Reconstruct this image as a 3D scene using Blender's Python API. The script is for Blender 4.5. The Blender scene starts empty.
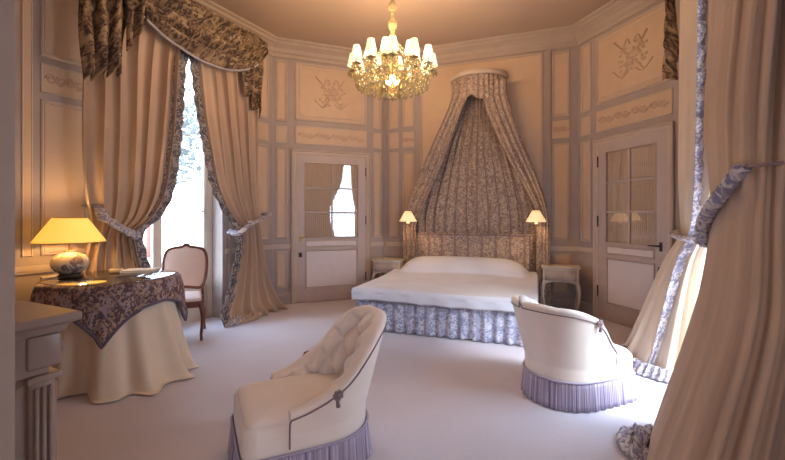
import bpy, bmesh, math, random
from mathutils import Vector, Matrix
PI = math.pi
random.seed(7)
sc = bpy.context.scene
COL = sc.collection
HC, FPX, CX, HY = 1.34, 400.0, 392.5, 215.0      # eye height, focal length in pixels, principal column, horizon row

# ------------------------------------------------------------------ objects
def link(o, parent=None):
    COL.objects.link(o)
    if parent is not None: o.parent = parent
    return o
def props(o, label=None, cat=None, group=None, kind=None):
    for k, v in (('label', label), ('category', cat), ('group', group), ('kind', kind)):
        if v: o[k] = v
    return o
def thing(name, label, cat, loc=(0, 0, 0), rotz=0, group=None):
    o = bpy.data.objects.new(name, None); o.empty_display_size = .1
    link(o); o.location = loc; o.rotation_euler = (0, 0, rotz)
    return props(o, label, cat, group)
def copy_tree(o, parent=None):
    c = o.copy(); COL.objects.link(c); c.parent = parent
    for ch in o.children: copy_tree(ch, c)
    return c

class MB:
    def __init__(s): s.v = []; s.f = []; s.uv = {}; s.sm = []
    def add(s, verts, faces, smooth=False, uvs=None):
        b = len(s.v); s.v += [tuple(p) for p in verts]
        for f in faces:
            s.f.append([b + i for i in f]); s.sm.append(smooth)
        if uvs:
            for i, w in enumerate(uvs): s.uv[b + i] = w
        return s
    def box(s, x0, x1, y0, y1, z0, z1, bev=0.0):
        if bev <= 0:
            v = [(x, y, z) for x in (x0, x1) for y in (y0, y1) for z in (z0, z1)]
            return s.add(v, [(0, 1, 3, 2), (4, 6, 7, 5), (0, 4, 5, 1), (2, 3, 7, 6), (0, 2, 6, 4), (1, 5, 7, 3)])
        bm = bmesh.new(); bmesh.ops.create_cube(bm, size=1)
        bmesh.ops.scale(bm, vec=(x1 - x0, y1 - y0, z1 - z0), verts=bm.verts)
        bmesh.ops.translate(bm, vec=((x0 + x1) / 2, (y0 + y1) / 2, (z0 + z1) / 2), verts=bm.verts)
        bmesh.ops.bevel(bm, geom=list(bm.edges), offset=bev, segments=3, affect='EDGES', profile=.5)
        bm.verts.index_update()
        s.add([p.co[:] for p in bm.verts], [[q.index for q in f.verts] for f in bm.faces], True); bm.free()
        return s
    def grid(s, fn, nu, nv, cu=False, cv=False, uv=None):
        vs, uvs = [], []
        for j in range(nv + (0 if cv else 1)):
            for i in range(nu + (0 if cu else 1)):
                vs.append(fn(i / nu, j / nv)); uvs.append(uv(i / nu, j / nv) if uv else (i / nu, j / nv))
        W = nu + (0 if cu else 1); Hn = nv + (0 if cv else 1); fs = []
        for j in range(nv):
            for i in range(nu):
                a = j * W + i; b = j * W + (i + 1) % W; j2 = (j + 1) % Hn
                fs.append((a, b, j2 * W + (i + 1) % W, j2 * W + i))
        return s.add(vs, fs, True, uvs)
    def tube(s, pts, r, n=8, closed=False, flat=1.0, cap=True):
        pts = [Vector(p) for p in pts]; m = len(pts); rr = r if hasattr(r, '__len__') else [r] * m
        vs = []; up = Vector((0, 0, 1)); last = None
        for i, p in enumerate(pts):
            t = (pts[(i + 1) % m] - pts[i - 1]) if closed else (pts[min(i + 1, m - 1)] - pts[max(i - 1, 0)])
            if t.length < 1e-9: t = Vector((0, 0, 1))
            t.normalize()
            if last is None:
                a = t.cross(up)
                if a.length < .2: a = t.cross(Vector((1, 0, 0)))
            else:
                a = last - t * last.dot(t)
                if a.length < 1e-6: a = t.cross(up)
            a.normalize(); last = a.copy(); b = t.cross(a)
            for k in range(n):
                w = 2 * PI * k / n
                vs.append(p + a * math.cos(w) * rr[i] + b * math.sin(w) * rr[i] * flat)
        fs = []
        for i in range(m if closed else m - 1):
            for k in range(n):
                fs.append((i * n + k, i * n + (k + 1) % n, ((i + 1) % m) * n + (k + 1) % n, ((i + 1) % m) * n + k))
        if cap and not closed:
            fs.append(tuple(range(n - 1, -1, -1))); fs.append(tuple((m - 1) * n + k for k in range(n)))
        return s.add(vs, fs, True)
    def lathe(s, prof, n=24, c=(0, 0, 0)):
        vs = []; m = len(prof)
        for r, z in prof:
            for k in range(n):
                a = 2 * PI * k / n; vs.append((c[0] + r * math.cos(a), c[1] + r * math.sin(a), c[2] + z))
        fs = [(i * n + k, i * n + (k + 1) % n, (i + 1) * n + (k + 1) % n, (i + 1) * n + k) for i in range(m - 1) for k in range(n)]
        if prof[0][0] > 1e-4: fs.append(tuple(range(n - 1, -1, -1)))
        if prof[-1][0] > 1e-4: fs.append(tuple((m - 1) * n + k for k in range(n)))
        return s.add(vs, fs, True)
    def ball(s, c, rx, ry=None, rz=None, n=10):
        ry = ry or rx; rz = rz or rx; vs = []; m = max(4, n // 2)
        for j in range(m + 1):
            t = PI * j / m
            for k in range(n):
                a = 2 * PI * k / n
                vs.append((c[0] + rx * math.sin(t) * math.cos(a), c[1] + ry * math.sin(t) * math.sin(a), c[2] + rz * math.cos(t)))
        return s.add(vs, [(j * n + k, (j + 1) * n + k, (j + 1) * n + (k + 1) % n, j * n + (k + 1) % n) for j in range(m) for k in range(n)], True)
    def frame(s, x0, x1, z0, z1, prof, y=0.0):
        """picture-frame moulding on a wall surface y; prof = [(inset, protrusion), ...]"""
        vs = []
        for ins, pr in prof:
            vs += [(x0 + ins, y - pr, z0 + ins), (x1 - ins, y - pr, z0 + ins), (x1 - ins, y - pr, z1 - ins), (x0 + ins, y - pr, z1 - ins)]
        fs = [(i * 4 + k, i * 4 + (k + 1) % 4, (i + 1) * 4 + (k + 1) % 4, (i + 1) * 4 + k) for i in range(len(prof) - 1) for k in range(4)]
        return s.add(vs, fs)
    def prism(s, outline, z0, z1):
        n = len(outline)
        vs = [(x, y, z0) for x, y in outline] + [(x, y, z1) for x, y in outline]
        fs = [tuple(range(n - 1, -1, -1)), tuple(range(n, 2 * n))] + [(i, (i + 1) % n, n + (i + 1) % n, n + i) for i in range(n)]
        return s.add(vs, fs)
    def build(s, name, mat, parent=None, loc=None, rotz=None, thick=0, weld=False, sub=0):
        me = bpy.data.meshes.new(name); me.from_pydata(s.v, [], s.f); me.update()
        me.polygons.foreach_set('use_smooth', s.sm)
        ul = me.uv_layers.new(name='UVMap')
        if s.uv:
            for l in me.loops: ul.data[l.index].uv = s.uv.get(l.vertex_index, (0, 0))
        bm = bmesh.new(); bm.from_mesh(me)
        if weld: bmesh.ops.remove_doubles(bm, verts=bm.verts, dist=1e-5)
        if not thick: bmesh.ops.recalc_face_normals(bm, faces=bm.faces)
        bm.to_mesh(me); bm.free()
        me.materials.append(mat)
        o = bpy.data.objects.new(name, me); link(o, parent)
        if loc is not None: o.location = loc
        if rotz is not None: o.rotation_euler = (0, 0, rotz)
        if thick:
            md = o.modifiers.new('cloth_thickness', 'SOLIDIFY'); md.thickness = thick; md.offset = 0
        if sub:
            md = o.modifiers.new('smooth', 'SUBSURF'); md.levels = sub; md.render_levels = sub
        return o

# ------------------------------------------------------------------ materials
def nodes_of(name):
    m = bpy.data.materials.new(name); m.use_nodes = True; nt = m.node_tree
    return m, nt, nt.nodes['Principled BSDF']
def N(nt, t, **kw):
    n = nt.nodes.new(t)
    for k, v in kw.items():
        if k in n.inputs: n.inputs[k].default_value = v
        else: setattr(n, k, v)
    return n
def ramp(nt, stops):
    r = nt.nodes.new('ShaderNodeValToRGB'); e = r.color_ramp.elements
    while len(e) < len(stops): e.new(.5)
    for el, (p, c) in zip(e, stops): el.position = p; el.color = (*c, 1)
    return r
def c4(c): return (*c, 1)
def plain(name, c, rough=.6, metal=0, var=.08, scale=6, bump=0, bscale=60, spec=.5, c2=None, sheen=0):
    m, nt, b = nodes_of(name)
    b.inputs['Roughness'].default_value = rough; b.inputs['Metallic'].default_value = metal
    b.inputs['Specular IOR Level'].default_value = spec
    if sheen: b.inputs['Sheen Weight'].default_value = sheen
    tc = N(nt, 'ShaderNodeTexCoord'); nz = N(nt, 'ShaderNodeTexNoise', Scale=scale, Detail=4)
    nt.links.new(tc.outputs['Object'], nz.inputs['Vector'])
    c2 = c2 or tuple(x * (1 - var * 2) for x in c)
    r = ramp(nt, [(.3, c2), (.7, c)]); nt.links.new(nz.outputs['Fac'], r.inputs['Fac'])
    nt.links.new(r.outputs['Color'], b.inputs['Base Color'])
    if bump:
        n2 = N(nt, 'ShaderNodeTexNoise', Scale=bscale, Detail=3); nt.links.new(tc.outputs['Object'], n2.inputs['Vector'])
        bp = N(nt, 'ShaderNodeBump', Strength=bump, Distance=.01); nt.links.new(n2.outputs['Fac'], bp.inputs['Height'])
        nt.links.new(bp.outputs['Normal'], b.inputs['Normal'])
    return m
def cloth(name, c, trans=.25, weave=.15):
    m, nt, b = nodes_of(name)
    b.inputs['Roughness'].default_value = .85; b.inputs['Specular IOR Level'].default_value = .15
    b.inputs['Sheen Weight'].default_value = .25
    tc = N(nt, 'ShaderNodeTexCoord'); nz = N(nt, 'ShaderNodeTexNoise', Scale=3, Detail=5)
    nt.links.new(tc.outputs['Object'], nz.inputs['Vector'])
    r = ramp(nt, [(.3, tuple(x * .9 for x in c)), (.7, c)]); nt.links.new(nz.outputs['Fac'], r.inputs['Fac'])
    nt.links.new(r.outputs['Color'], b.inputs['Base Color'])
    n2 = N(nt, 'ShaderNodeTexNoise', Scale=18, Detail=6, Roughness=.7); nt.links.new(tc.outputs['Object'], n2.inputs['Vector'])
    bp = N(nt, 'ShaderNodeBump', Strength=weave, Distance=.02); nt.links.new(n2.outputs['Fac'], bp.inputs['Height'])
    nt.links.new(bp.outputs['Normal'], b.inputs['Normal'])
    if trans:
        tl = N(nt, 'ShaderNodeBsdfTranslucent'); nt.links.new(r.outputs['Color'], tl.inputs['Color'])
        mx = N(nt, 'ShaderNodeMixShader', Fac=trans); out = nt.nodes['Material Output']
        nt.links.new(b.outputs[0], mx.inputs[1]); nt.links.new(tl.outputs[0], mx.inputs[2]); nt.links.new(mx.outputs[0], out.inputs['Surface'])
    return m
def toile(name, bg, fg, acc=None, scale=14, period=.22, lo=.47, hi=.53, stripe=.5, trans=.12):
    """printed cotton: scrolling flowers between narrow stripes, laid out in cloth (UV) metres"""
    m, nt, b = nodes_of(name)
    b.inputs['Roughness'].default_value = .85; b.inputs['Specular IOR Level'].default_value = .15
    tc = N(nt, 'ShaderNodeTexCoord')
    nz = N(nt, 'ShaderNodeTexNoise', Scale=scale, Detail=2.5, Distortion=1.8); nt.links.new(tc.outputs['UV'], nz.inputs['Vector'])
    r = ramp(nt, [(lo, bg), (hi, fg)]); nt.links.new(nz.outputs['Fac'], r.inputs['Fac'])
    col = r.outputs['Color']
    if acc:
        n3 = N(nt, 'ShaderNodeTexNoise', Scale=scale * .7, Detail=2, Distortion=1); nt.links.new(tc.outputs['UV'], n3.inputs['Vector'])
        r3 = ramp(nt, [(.55, (0, 0, 0)), (.62, (1, 1, 1))]); nt.links.new(n3.outputs['Fac'], r3.inputs['Fac'])
        mx = N(nt, 'ShaderNodeMix', data_type='RGBA'); nt.links.new(r3.outputs['Color'], mx.inputs[0])
        nt.links.new(col, mx.inputs[6]); mx.inputs[7].default_value = c4(acc); col = mx.outputs[2]
    if stripe:
        sx = N(nt, 'ShaderNodeSeparateXYZ'); nt.links.new(tc.outputs['UV'], sx.inputs[0])
        mu = N(nt, 'ShaderNodeMath', operation='MULTIPLY'); nt.links.new(sx.outputs[0], mu.inputs[0]); mu.inputs[1].default_value = 2 * PI / period
        sn = N(nt, 'ShaderNodeMath', operation='SINE'); nt.links.new(mu.outputs[0], sn.inputs[0])
        rs = ramp(nt, [(.80, (0, 0, 0)), (.9, (1, 1, 1))]); nt.links.new(sn.outputs[0], rs.inputs['Fac'])
        ms = N(nt, 'ShaderNodeMath', operation='MULTIPLY'); nt.links.new(rs.outputs['Color'], ms.inputs[0]); ms.inputs[1].default_value = stripe
        mx = N(nt, 'ShaderNodeMix', data_type='RGBA'); nt.links.new(ms.outputs[0], mx.inputs[0])
        nt.links.new(col, mx.inputs[6]); mx.inputs[7].default_value = c4(fg); col = mx.outputs[2]
    nt.links.new(col, b.inputs['Base Color'])
    if trans:
        tl = N(nt, 'ShaderNodeBsdfTranslucent'); nt.links.new(col, tl.inputs['Color'])
        mx = N(nt, 'ShaderNodeMixShader', Fac=trans); out = nt.nodes['Material Output']
        nt.links.new(b.outputs[0], mx.inputs[1]); nt.links.new(tl.outputs[0], mx.inputs[2]); nt.links.new(mx.outputs[0], out.inputs['Surface'])
    return m
def glow(name, c, strength, base=None):
    m, nt, b = nodes_of(name)
    b.inputs['Base Color'].default_value = c4(base or c); b.inputs['Roughness'].default_value = .7
    b.inputs['Emission Color'].default_value = c4(c); b.inputs['Emission Strength'].default_value = strength
    return m
def pane_mat(name, refl, rough=.02, tint=(1, 1, 1)):
    m, nt, b = nodes_of(name); nt.nodes.remove(b)
    tr = N(nt, 'ShaderNodeBsdfTransparent'); tr.inputs[0].default_value = c4(tint)
    gl = N(nt, 'ShaderNodeBsdfGlossy'); gl.inputs['Roughness'].default_value = rough
    lw = N(nt, 'ShaderNodeLayerWeight'); lw.inputs[0].default_value = .5
    pw = N(nt, 'ShaderNodeMath', operation='POWER'); nt.links.new(lw.outputs['Facing'], pw.inputs[0]); pw.inputs[1].default_value = 4
    mr = N(nt, 'ShaderNodeMapRange'); nt.links.new(pw.outputs[0], mr.inputs[0])
    mr.inputs[3].default_value = refl; mr.inputs[4].default_value = 1
    mx = N(nt, 'ShaderNodeMixShader'); nt.links.new(mr.outputs[0], mx.inputs[0])
    nt.links.new(tr.outputs[0], mx.inputs[1]); nt.links.new(gl.outputs[0], mx.inputs[2])
    nt.links.new(mx.outputs[0], nt.nodes['Material Output'].inputs['Surface'])
    return m

M = {}
M['stile'] = plain('grey_lilac_paint', (.37, .30, .28), .5, var=.05)
M['field'] = plain('warm_beige_paint', (.57, .41, .295), .55, var=.04)
M['mould'] = plain('pale_moulding_paint', (.52, .42, .36), .45, var=.04)
M['relief'] = plain('carved_plaster', (.50, .35, .26), .5, var=.06)  # carvings a little darker than the panel field
M['ceil'] = plain('ceiling_plaster', (.45, .33, .255), .8, var=.02, scale=2)
M['cornice'] = plain('cornice_plaster', (.42, .33, .28), .6, var=.04)
M['door'] = plain('door_paint', (.48, .39, .37), .45, var=.04)
M['doorpanel'] = plain('door_panel_paint', (.70, .62, .62), .5, var=.03)
M['carpet'] = plain('carpet_pile', (.63, .59, .66), .95, var=.05, scale=1.5, bump=.5, bscale=160, spec=.1, sheen=.3)
M['jamb'] = plain('jamb_paint', (.36, .29, .25), .6, var=.05)
M['curtain'] = cloth('cream_silk', (.63, .455, .33), .20, .22)
M['curtain_daylit'] = cloth('cream_silk_daylit', (.68, .55, .43), .06, .22)  # paler copy of the curtain silk, daylight put into its colour
M['curtain_lit'] = M['curtain']
M['cream'] = cloth('cream_cotton', (.80, .68, .54), .1, .2)
M['coverlet'] = cloth('ivory_coverlet', (.72, .72, .79), 0, .1)
M['upholstery'] = plain('ivory_upholstery', (.84, .74, .66), .75, var=.04, bump=.08, bscale=200, sheen=.4)
M['welt'] = plain('mauve_welt', (.25, .17, .18), .7)
M['toile'] = toile('toile_canopy', (.58, .45, .35), (.25, .18, .17), scale=22, period=.20, lo=.40, hi=.60, stripe=.75)  # same toile as the skirt, browned: warm lamplight put into the colours
M['toile_blue'] = toile('toile_skirt', (.70, .69, .76), (.33, .33, .48), scale=19, period=.20, lo=.42, hi=.58)
M['swag'] = toile('toile_shaded', (.29, .195, .125), (.075, .052, .048), acc=(.40, .29, .18), scale=14, stripe=0, lo=.40, hi=.56, trans=.05)  # darker variant of the toile, backlit shade put into the colours
M['trim'] = toile('blue_floral_trim', (.66, .61, .60), (.28, .26, .36), scale=24, stripe=0, lo=.44, hi=.54, trans=.1)
M['trim_dark'] = toile('slate_floral_trim', (.40, .35, .33), (.11, .10, .115), scale=22, stripe=0, lo=.42, hi=.54, trans=.08)
M['throw'] = toile('plaid_floral', (.42, .29, .23), (.11, .075, .09), acc=(.34, .28, .31), scale=18, period=.16, lo=.42, hi=.54, trans=0)
M['fringe'] = plain('lilac_fringe', (.40, .35, .46), .8, var=.2, scale=3, sheen=.3)
def fringe_mat():
    m, nt, b = nodes_of('lilac_bullion'); tc = N(nt, 'ShaderNodeTexCoord'); sx = N(nt, 'ShaderNodeSeparateXYZ')
    nt.links.new(tc.outputs['UV'], sx.inputs[0]); nz = N(nt, 'ShaderNodeTexNoise', noise_dimensions='1D', Scale=55, Detail=2)
    nt.links.new(sx.outputs[0], nz.inputs['W']); r = ramp(nt, [(.3, (.20, .16, .25)), (.7, (.56, .50, .62))])
    nt.links.new(nz.outputs['Fac'], r.inputs['Fac']); nt.links.new(r.outputs['Color'], b.inputs['Base Color']); b.inputs['Roughness'].default_value = .7
    return m
M['fringe'] = fringe_mat()
M['walnut'] = plain('walnut', (.16, .045, .03), .3, var=.15, scale=12)
M['chairfab'] = plain('pink_damask', (.62, .45, .38), .7, var=.05)
M['white_wood'] = plain('cream_lacquer', (.62, .54, .46), .4, var=.05)
M['brass'] = plain('aged_brass', (.55, .36, .13), .3, metal=1, var=.1)
M['iron'] = plain('dark_iron', (.06, .05, .05), .4, metal=.7)
M['marble'] = plain('taupe_marble', (.36, .28, .24), .3, var=.12, scale=3, c2=(.28, .21, .18))
M['porcelain'] = toile('painted_porcelain', (.62, .55, .48), (.22, .17, .18), scale=10, stripe=0, lo=.50, hi=.58, trans=0)
M['porcelain'].node_tree.nodes['Principled BSDF'].inputs['Roughness'].default_value = .2
M['ebony'] = plain('ebony_stand', (.04, .03, .025), .4)
M['paper'] = plain('paper', (.8, .78, .74), .6, var=.02)
M['shade_yellow'] = glow('yellow_silk_shade', (1.0, .50, .06), 1.05, (.9, .7, .3))
M['shade_small'] = glow('small_lit_shade', (1.0, .62, .26), .75, (.9, .8, .6))
M['shade_chand'] = glow('lit_candle_shade', (1.0, .80, .46), .95, (.95, .9, .8))
M['glass'] = pane_mat('window_glass', .03)
M['doorglass'] = pane_mat('door_glass', .12, .015)
m, nt, b = nodes_of('amber_crystal')
b.inputs['Base Color'].default_value = (1, .84, .48, 1); b.inputs['Roughness'].default_value = .06
b.inputs['Transmission Weight'].default_value = .75; b.inputs['IOR'].default_value = 1.5; b.inputs['Specular IOR Level'].default_value = 1
M['crystal'] = m
M['topglass'] = pane_mat('polished_glass', .38, .06)
M['pleat'] = cloth('beige_pleated_cotton', (.62, .47, .36), 0, .1)
M['grass'] = plain('lawn', (.45, .55, .42), .9)
M['stone'] = plain('pale_terrace_stone', (.62, .62, .60), .8)

# ------------------------------------------------------------------ room plan (metres; camera at the origin looking +y)
P0 = Vector((-3.34, 3.04)); P1 = Vector((-1.79, 5.95)); P2 = Vector((-.139, 6.575)); P3 = Vector((2.59, 5.58))
P4 = Vector((3.10, 3.89)); P5 = Vector((1.32, 1.04)); J2 = Vector((.94, .12)); J1 = Vector((-.95, 1.0)); P6 = Vector((-2.55, 1.747))
H = 3.93; CB = 3.745; T = .32
class Wall:
    def __init__(s, a, b):
        s.a = a; s.b = b; d = (b - a); s.L = d.length; s.d = d.normalized(); s.ang = math.atan2(s.d.y, s.d.x)
        s.o = Vector((-s.d.y, s.d.x))                                  # outward
    def loc(s, z=0): return (s.a.x, s.a.y, z)
    def w(s, x, y=0): q = s.a + s.d * x + s.o * y; return q           # local -> plan
    def on(s, px, py, off):
        """where the sight line of an image point meets the plane 'off' metres inside this wall -> (along, z)"""
        r = Vector(((px - CX) / FPX, 1.0)); base = s.w(0, -off)
        k = base.dot(s.o) / r.dot(s.o); p = r * k
        return (p - s.a).dot(s.d), HC - (py - HY) / FPX * k
WD, WA, WB, WC, WF = Wall(P0, P1), Wall(P1, P2), Wall(P2, P3), Wall(P3, P4), Wall(P4, P5)
WH, WG, WE = Wall(P5, J2), Wall(J1, P6), Wall(P6, P0)

def wall(name, W, openings=(), ext0=.25, ext1=.25, mat=None):
    mb = MB(); x = -ext0
    for (a, b, z0, z1) in openings:
        mb.box(x, a, 0, T, 0, H)
        if z1 < H: mb.box(a, b, 0, T, z1, H)
        if z0 > 0: mb.box(a, b, 0, T, 0, z0)
        x = b
    mb.box(x, W.L + ext1, 0, T, 0, H)
    o = mb.build(name, mat or M['stile'], loc=W.loc(), rotz=W.ang)
    return props(o, kind='structure')
DW = (.98, 2.42, 0, 3.42)          # window openings along the walls
FW = (.74, 2.62, 0, 3.42)
wD = wall('wall_left', WD, [DW]); wA = wall('wall_back_left', WA); wB = wall('wall_back', WB); wC = wall('wall_back_right', WC)
wF = wall('wall_right', WF, [FW]); wH = wall('wall_front_right', WH, ext1=0); wG = wall('wall_fireplace', WG, ext0=0, ext1=.25)
wE = wall('wall_front_left', WE)
jb = MB().box(-.012, .0, -.0, T + .0, 0, H).build('jamb_lining', M['jamb'], wG)
# entrance lobby behind the camera
lob = [((J1 + WG.o * T), Vector((-1.6, -1.6))), (Vector((-1.6, -1.6)), Vector((1.9, -1.6))), (Vector((1.9, -1.6)), J2 + Vector((.15, 0)))]
for nm, (a, b) in zip(('wall_lobby_left', 'wall_lobby_back', 'wall_lobby_right'), lob):
    W = Wall(b, a); mbx = MB().box(-.1, W.L + .1, -.2, 0, 0, H); props(mbx.build(nm, M['field'], loc=W.loc(), rotz=W.ang), kind='structure')
hull = [(-3.9, 2.9), (-2.2, 6.4), (-.3, 7.2), (3.0, 6.0), (3.7, 3.7), (2.2, -1.9), (-1.9, -1.9), (-3.2, 1.2)]
props(MB().prism(hull[::-1], -.12, 0).build('floor', M['carpet']), kind='structure')
props(MB().prism(hull[::-1], H, H + .15).build('ceiling', M['ceil']), kind='structure')

def cornice():
    """moulded cornice swept round the eight-sided room"""
    loop = [P6, P0, P1, P2, P3, P4, P5, J2, J1]; n = len(loop)
    prof = [(0, CB - .05), (.02, CB - .045), (.025, CB), (.05, CB + .02), (.06, CB + .07), (.10, CB + .10), (.13, CB + .115), (.135, CB + .15), (.165, CB + .16), (.17, H)]
    mb = MB(); rings = []
    for ins, z in prof:
        ring = []
        for i in range(n):
            d1 = (loop[i] - loop[i - 1]).normalized(); d2 = (loop[(i + 1) % n] - loop[i]).normalized()
            n1 = Vector((d1.y, -d1.x)); n2 = Vector((d2.y, -d2.x)); bis = n1 + n2
            bis = bis / max(bis.dot(n1), .3) if bis.length > .1 else n1
            q = loop[i] + bis * ins; ring.append((q.x, q.y, z))
        rings.append(ring)
    vs = [p for r in rings for p in r]
    fs = [(j * n + i, j * n + (i + 1) % n, (j + 1) * n + (i + 1) % n, (j + 1) * n + i) for j in range(len(prof) - 1) for i in range(n)]
    mb.add(vs, fs); return props(mb.build('trim_1', M['cornice']), kind='structure')
cornice()
BASE = [(0, 0), (.03, 0), (.03, .13), (.022, .15), (.022, .165), (.008, .18), (0, .18)]
def skirting(name, W, spans):
    mb = MB()
    for a, b in spans:
        mb.add([(a, -y, z) for y, z in BASE] + [(b, -y, z) for y, z in BASE],
               [(i, i + 1, len(BASE) + i + 1, len(BASE) + i) for i in range(len(BASE) - 1)] + [tuple(range(len(BASE))), tuple(range(2 * len(BASE) - 1, len(BASE) - 1, -1))])
    props(mb.build(name, M['stile'], loc=W.loc(), rotz=W.ang), kind='structure')
skirting('baseboard_left', WD, [(0, DW[0]), (DW[1], WD.L)])
skirting('baseboard_back_left', WA, [(0, .27), (1.53, WA.L)])
skirting('baseboard_back', WB, [(0, WB.L)])
skirting('baseboard_back_right', WC, [(0, .30), (1.41, WC.L)])
skirting('baseboard_right', WF, [(0, FW[0]), (FW[1], WF.L)])
MP = [(0, 0), (.004, .014), (.014, .02), (.022, .012), (.03, .018), (.036, 0)]
MPs = [(0, 0), (.003, .009), (.010, .012), (.018, .006), (.02, 0)]
def panel(W, par, x0, x1, z0, z1, small=False, field=True):
    w = .02 if small else .036
    if field: par['f'].box(x0 + w * .5, x1 - w * .5, -.008 if small else -.004, .002, z0 + w * .5, z1 - w * .5)
    par['m'].frame(x0, x1, z0, z1, MPs if small else MP)
def vine(mb, x0, x1, z, amp=.045, y=-.008):
    n = 36; L = x1 - x0; w = max(2, round(L / .26))
    mb.tube([(x0 + L * i / n, y, z + amp * math.sin(2 * PI * w * i / n)) for i in range(n + 1)], .007, 6)
    for k in range(8 * w):
        cx = x0 + L * (k + .5) / (8 * w); mb.ball((cx, -.006, z + .7 * amp * math.sin(PI * .5 * k + 1)), .014, .010, .010, 6)
    for k in range(2 * w):
        cx = x0 + L * (k + .5) / (2 * w); sg = 1 if k % 2 == 0 else -1
        mb.tube([(cx + .035 * math.cos(t) * (1 - t / 9), y, z - sg * .012 + sg * .034 * math.sin(t) * (1 - t / 9)) for t in [q * .6 for q in range(11)]], .006, 6)
        for dx in (-.035, .035): mb.ball((cx + dx, y, z + sg * amp * .2), .016, .008, .010, 8)
def trophy(mb, cx, cz, s=1.0, seed=1):
    """carved emblem: crossed staffs, ribbon loops, garland of leaves"""
    R = random.Random(seed); y = -.01
    mb.tube([(cx - .26 * s, y, cz + .26 * s), (cx + .16 * s, y, cz - .20 * s)], .010 * s, 6)
    mb.tube([(cx + .20 * s, y, cz + .24 * s), (cx - .14 * s, y, cz - .22 * s)], .012 * s, 6)
    mb.ball((cx + .03 * s, -.008, cz + .03 * s), .075 * s, .022, .05 * s, 16)
    mb.ball((cx - .03 * s, -.008, cz - .05 * s), .05 * s, .020, .045 * s, 16)
    for sg in (-1, 1):
        mb.tube([(cx + sg * (.03 + .13 * t) * s, y, cz + s * (.16 + .07 * math.sin(t * 5))) for t in [k / 10 for k in range(11)]], .011 * s, 6)
        mb.tube([(cx + sg * (.05 + .22 * t) * s, y, cz - s * (.15 + .06 * math.sin(t * 4))) for t in [k / 10 for k in range(11)]], .009 * s, 6)
    for k in range(46):
        a = R.uniform(0, 2 * PI); r = R.uniform(.05, .21) * s
        mb.ball((cx + r * math.cos(a) * 1.1, -.004, cz + r * math.sin(a) * .9), R.uniform(.014, .03) * s, .016, R.uniform(.012, .024) * s, 8)
def dress(W, w_obj, panels=(), small=(), vines=(), trophies=(), dado=()):
    par = {'f': MB(), 'm': MB()}
    for p in panels: panel(W, par, *p)
    for p in small: panel(W, par, *p, small=True)
    if par['f'].v: par['f'].build('panel_field', M['field'], w_obj)
    for a, b in dado: par['m'].box(a, b, -.028, 0, .86, .90).box(a, b, -.018, 0, .835, .86)
    par['m'].build('panel_moulding', M['mould'], w_obj)
    for v in vines: mb = MB(); vine(mb, *v); mb.build('carved_frieze', M['relief'], w_obj)
    for t in trophies: mb = MB(); trophy(mb, *t); mb.build('carved_emblem', M['relief'], w_obj)
# left (window) wall
dress(WD, wD, [(.10, .34, .98, 2.36), (.53, .90, .98, 2.36), (.53, .90, 2.74, 3.68), (.10, .34, 2.74, 3.68), (.53, .90, .24, .80), (.10, .34, .24, .80), (2.60, 3.22, .98, 2.36), (2.60, 3.22, 2.74, 3.68)],
      [(.53, .90, 2.42, 2.68), (.10, .34, 2.42, 2.68), (.40, .48, .98, 3.68), (2.6, 3.22, 2.42, 2.68)], [(.57, .86, 2.55)], dado=[(0, .94), (2.46, WD.L)])
dress(WA, wA, [(.05, .22, .98, 2.36), (.05, .22, 2.74, 3.66), (.05, .22, .24, .8), (1.57, 1.72, .98, 2.36), (1.57, 1.72, 2.74, 3.66), (.33, 1.47, 2.78, 3.66)],
      [(.05, .22, 2.42, 2.68), (1.57, 1.72, 2.42, 2.68), (.33, 1.47, 2.42, 2.70), (.40, 1.40, 2.85, 3.59)], [(.38, 1.42, 2.56)], [(.90, 3.22, 1.0, 3)], dado=[(0, .27), (1.53, WA.L)])
dress(WB, wB, [(.62, 2.45, .98, 3.68), (.09, .26, .98, 2.36), (.32, .52, .98, 2.36), (.09, .26, 2.74, 3.66), (.32, .52, 2.74, 3.66), (2.56, 2.80, .98, 2.36), (2.56, 2.80, 2.74, 3.66), (2.56, 2.80, .24, .8)],
      [(.09, .26, 2.42, 2.68), (.32, .52, 2.42, 2.68), (2.56, 2.80, 2.42, 2.68)], [(.34, .50, 2.55, .03), (2.59, 2.77, 2.55, .035)], dado=[(0, .58), (2.5, WB.L)])
dress(WC, wC, [(.06, .24, .98, 2.36), (.06, .24, 2.74, 3.66), (1.47, 1.70, .98, 2.36), (1.47, 1.70, 2.74, 3.66), (.33, 1.38, 2.78, 3.66)],
      [(.06, .24, 2.42, 2.68), (.33, 1.38, 2.42, 2.70), (.40, 1.31, 2.85, 3.59)], [(.37, 1.34, 2.56)], [(.88, 3.22, 1.0, 8)], dado=[(0, .3), (1.41, WC.L)])
dress(WF, wF, [(.10, .85, .98, 2.36), (.10, .85, 2.74, 3.66), (2.72, 3.20, .98, 2.36)], [(.10, .85, 2.42, 2.68)], dado=[(0, .95), (2.7, WF.L)])
dress(WE, wE, [(.15, 1.3, .98, 3.66), (.15, 1.3, .24, .8)], dado=[(0, WE.L)])
# pilaster strips with flutes at the corners
for W, wo, xs in ((WD, wD, (2.50,)), (WB, wB, (.0, 2.50)), ):
    mb = MB()
    for x in xs:
        mb.box(x, x + .05, -.03, 0, .18, CB - .05, 0); mb.box(x + .012, x + .038, -.038, -.03, .95, CB - .1)
    mb.build('pilaster_strip', M['stile'], wo)

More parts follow.
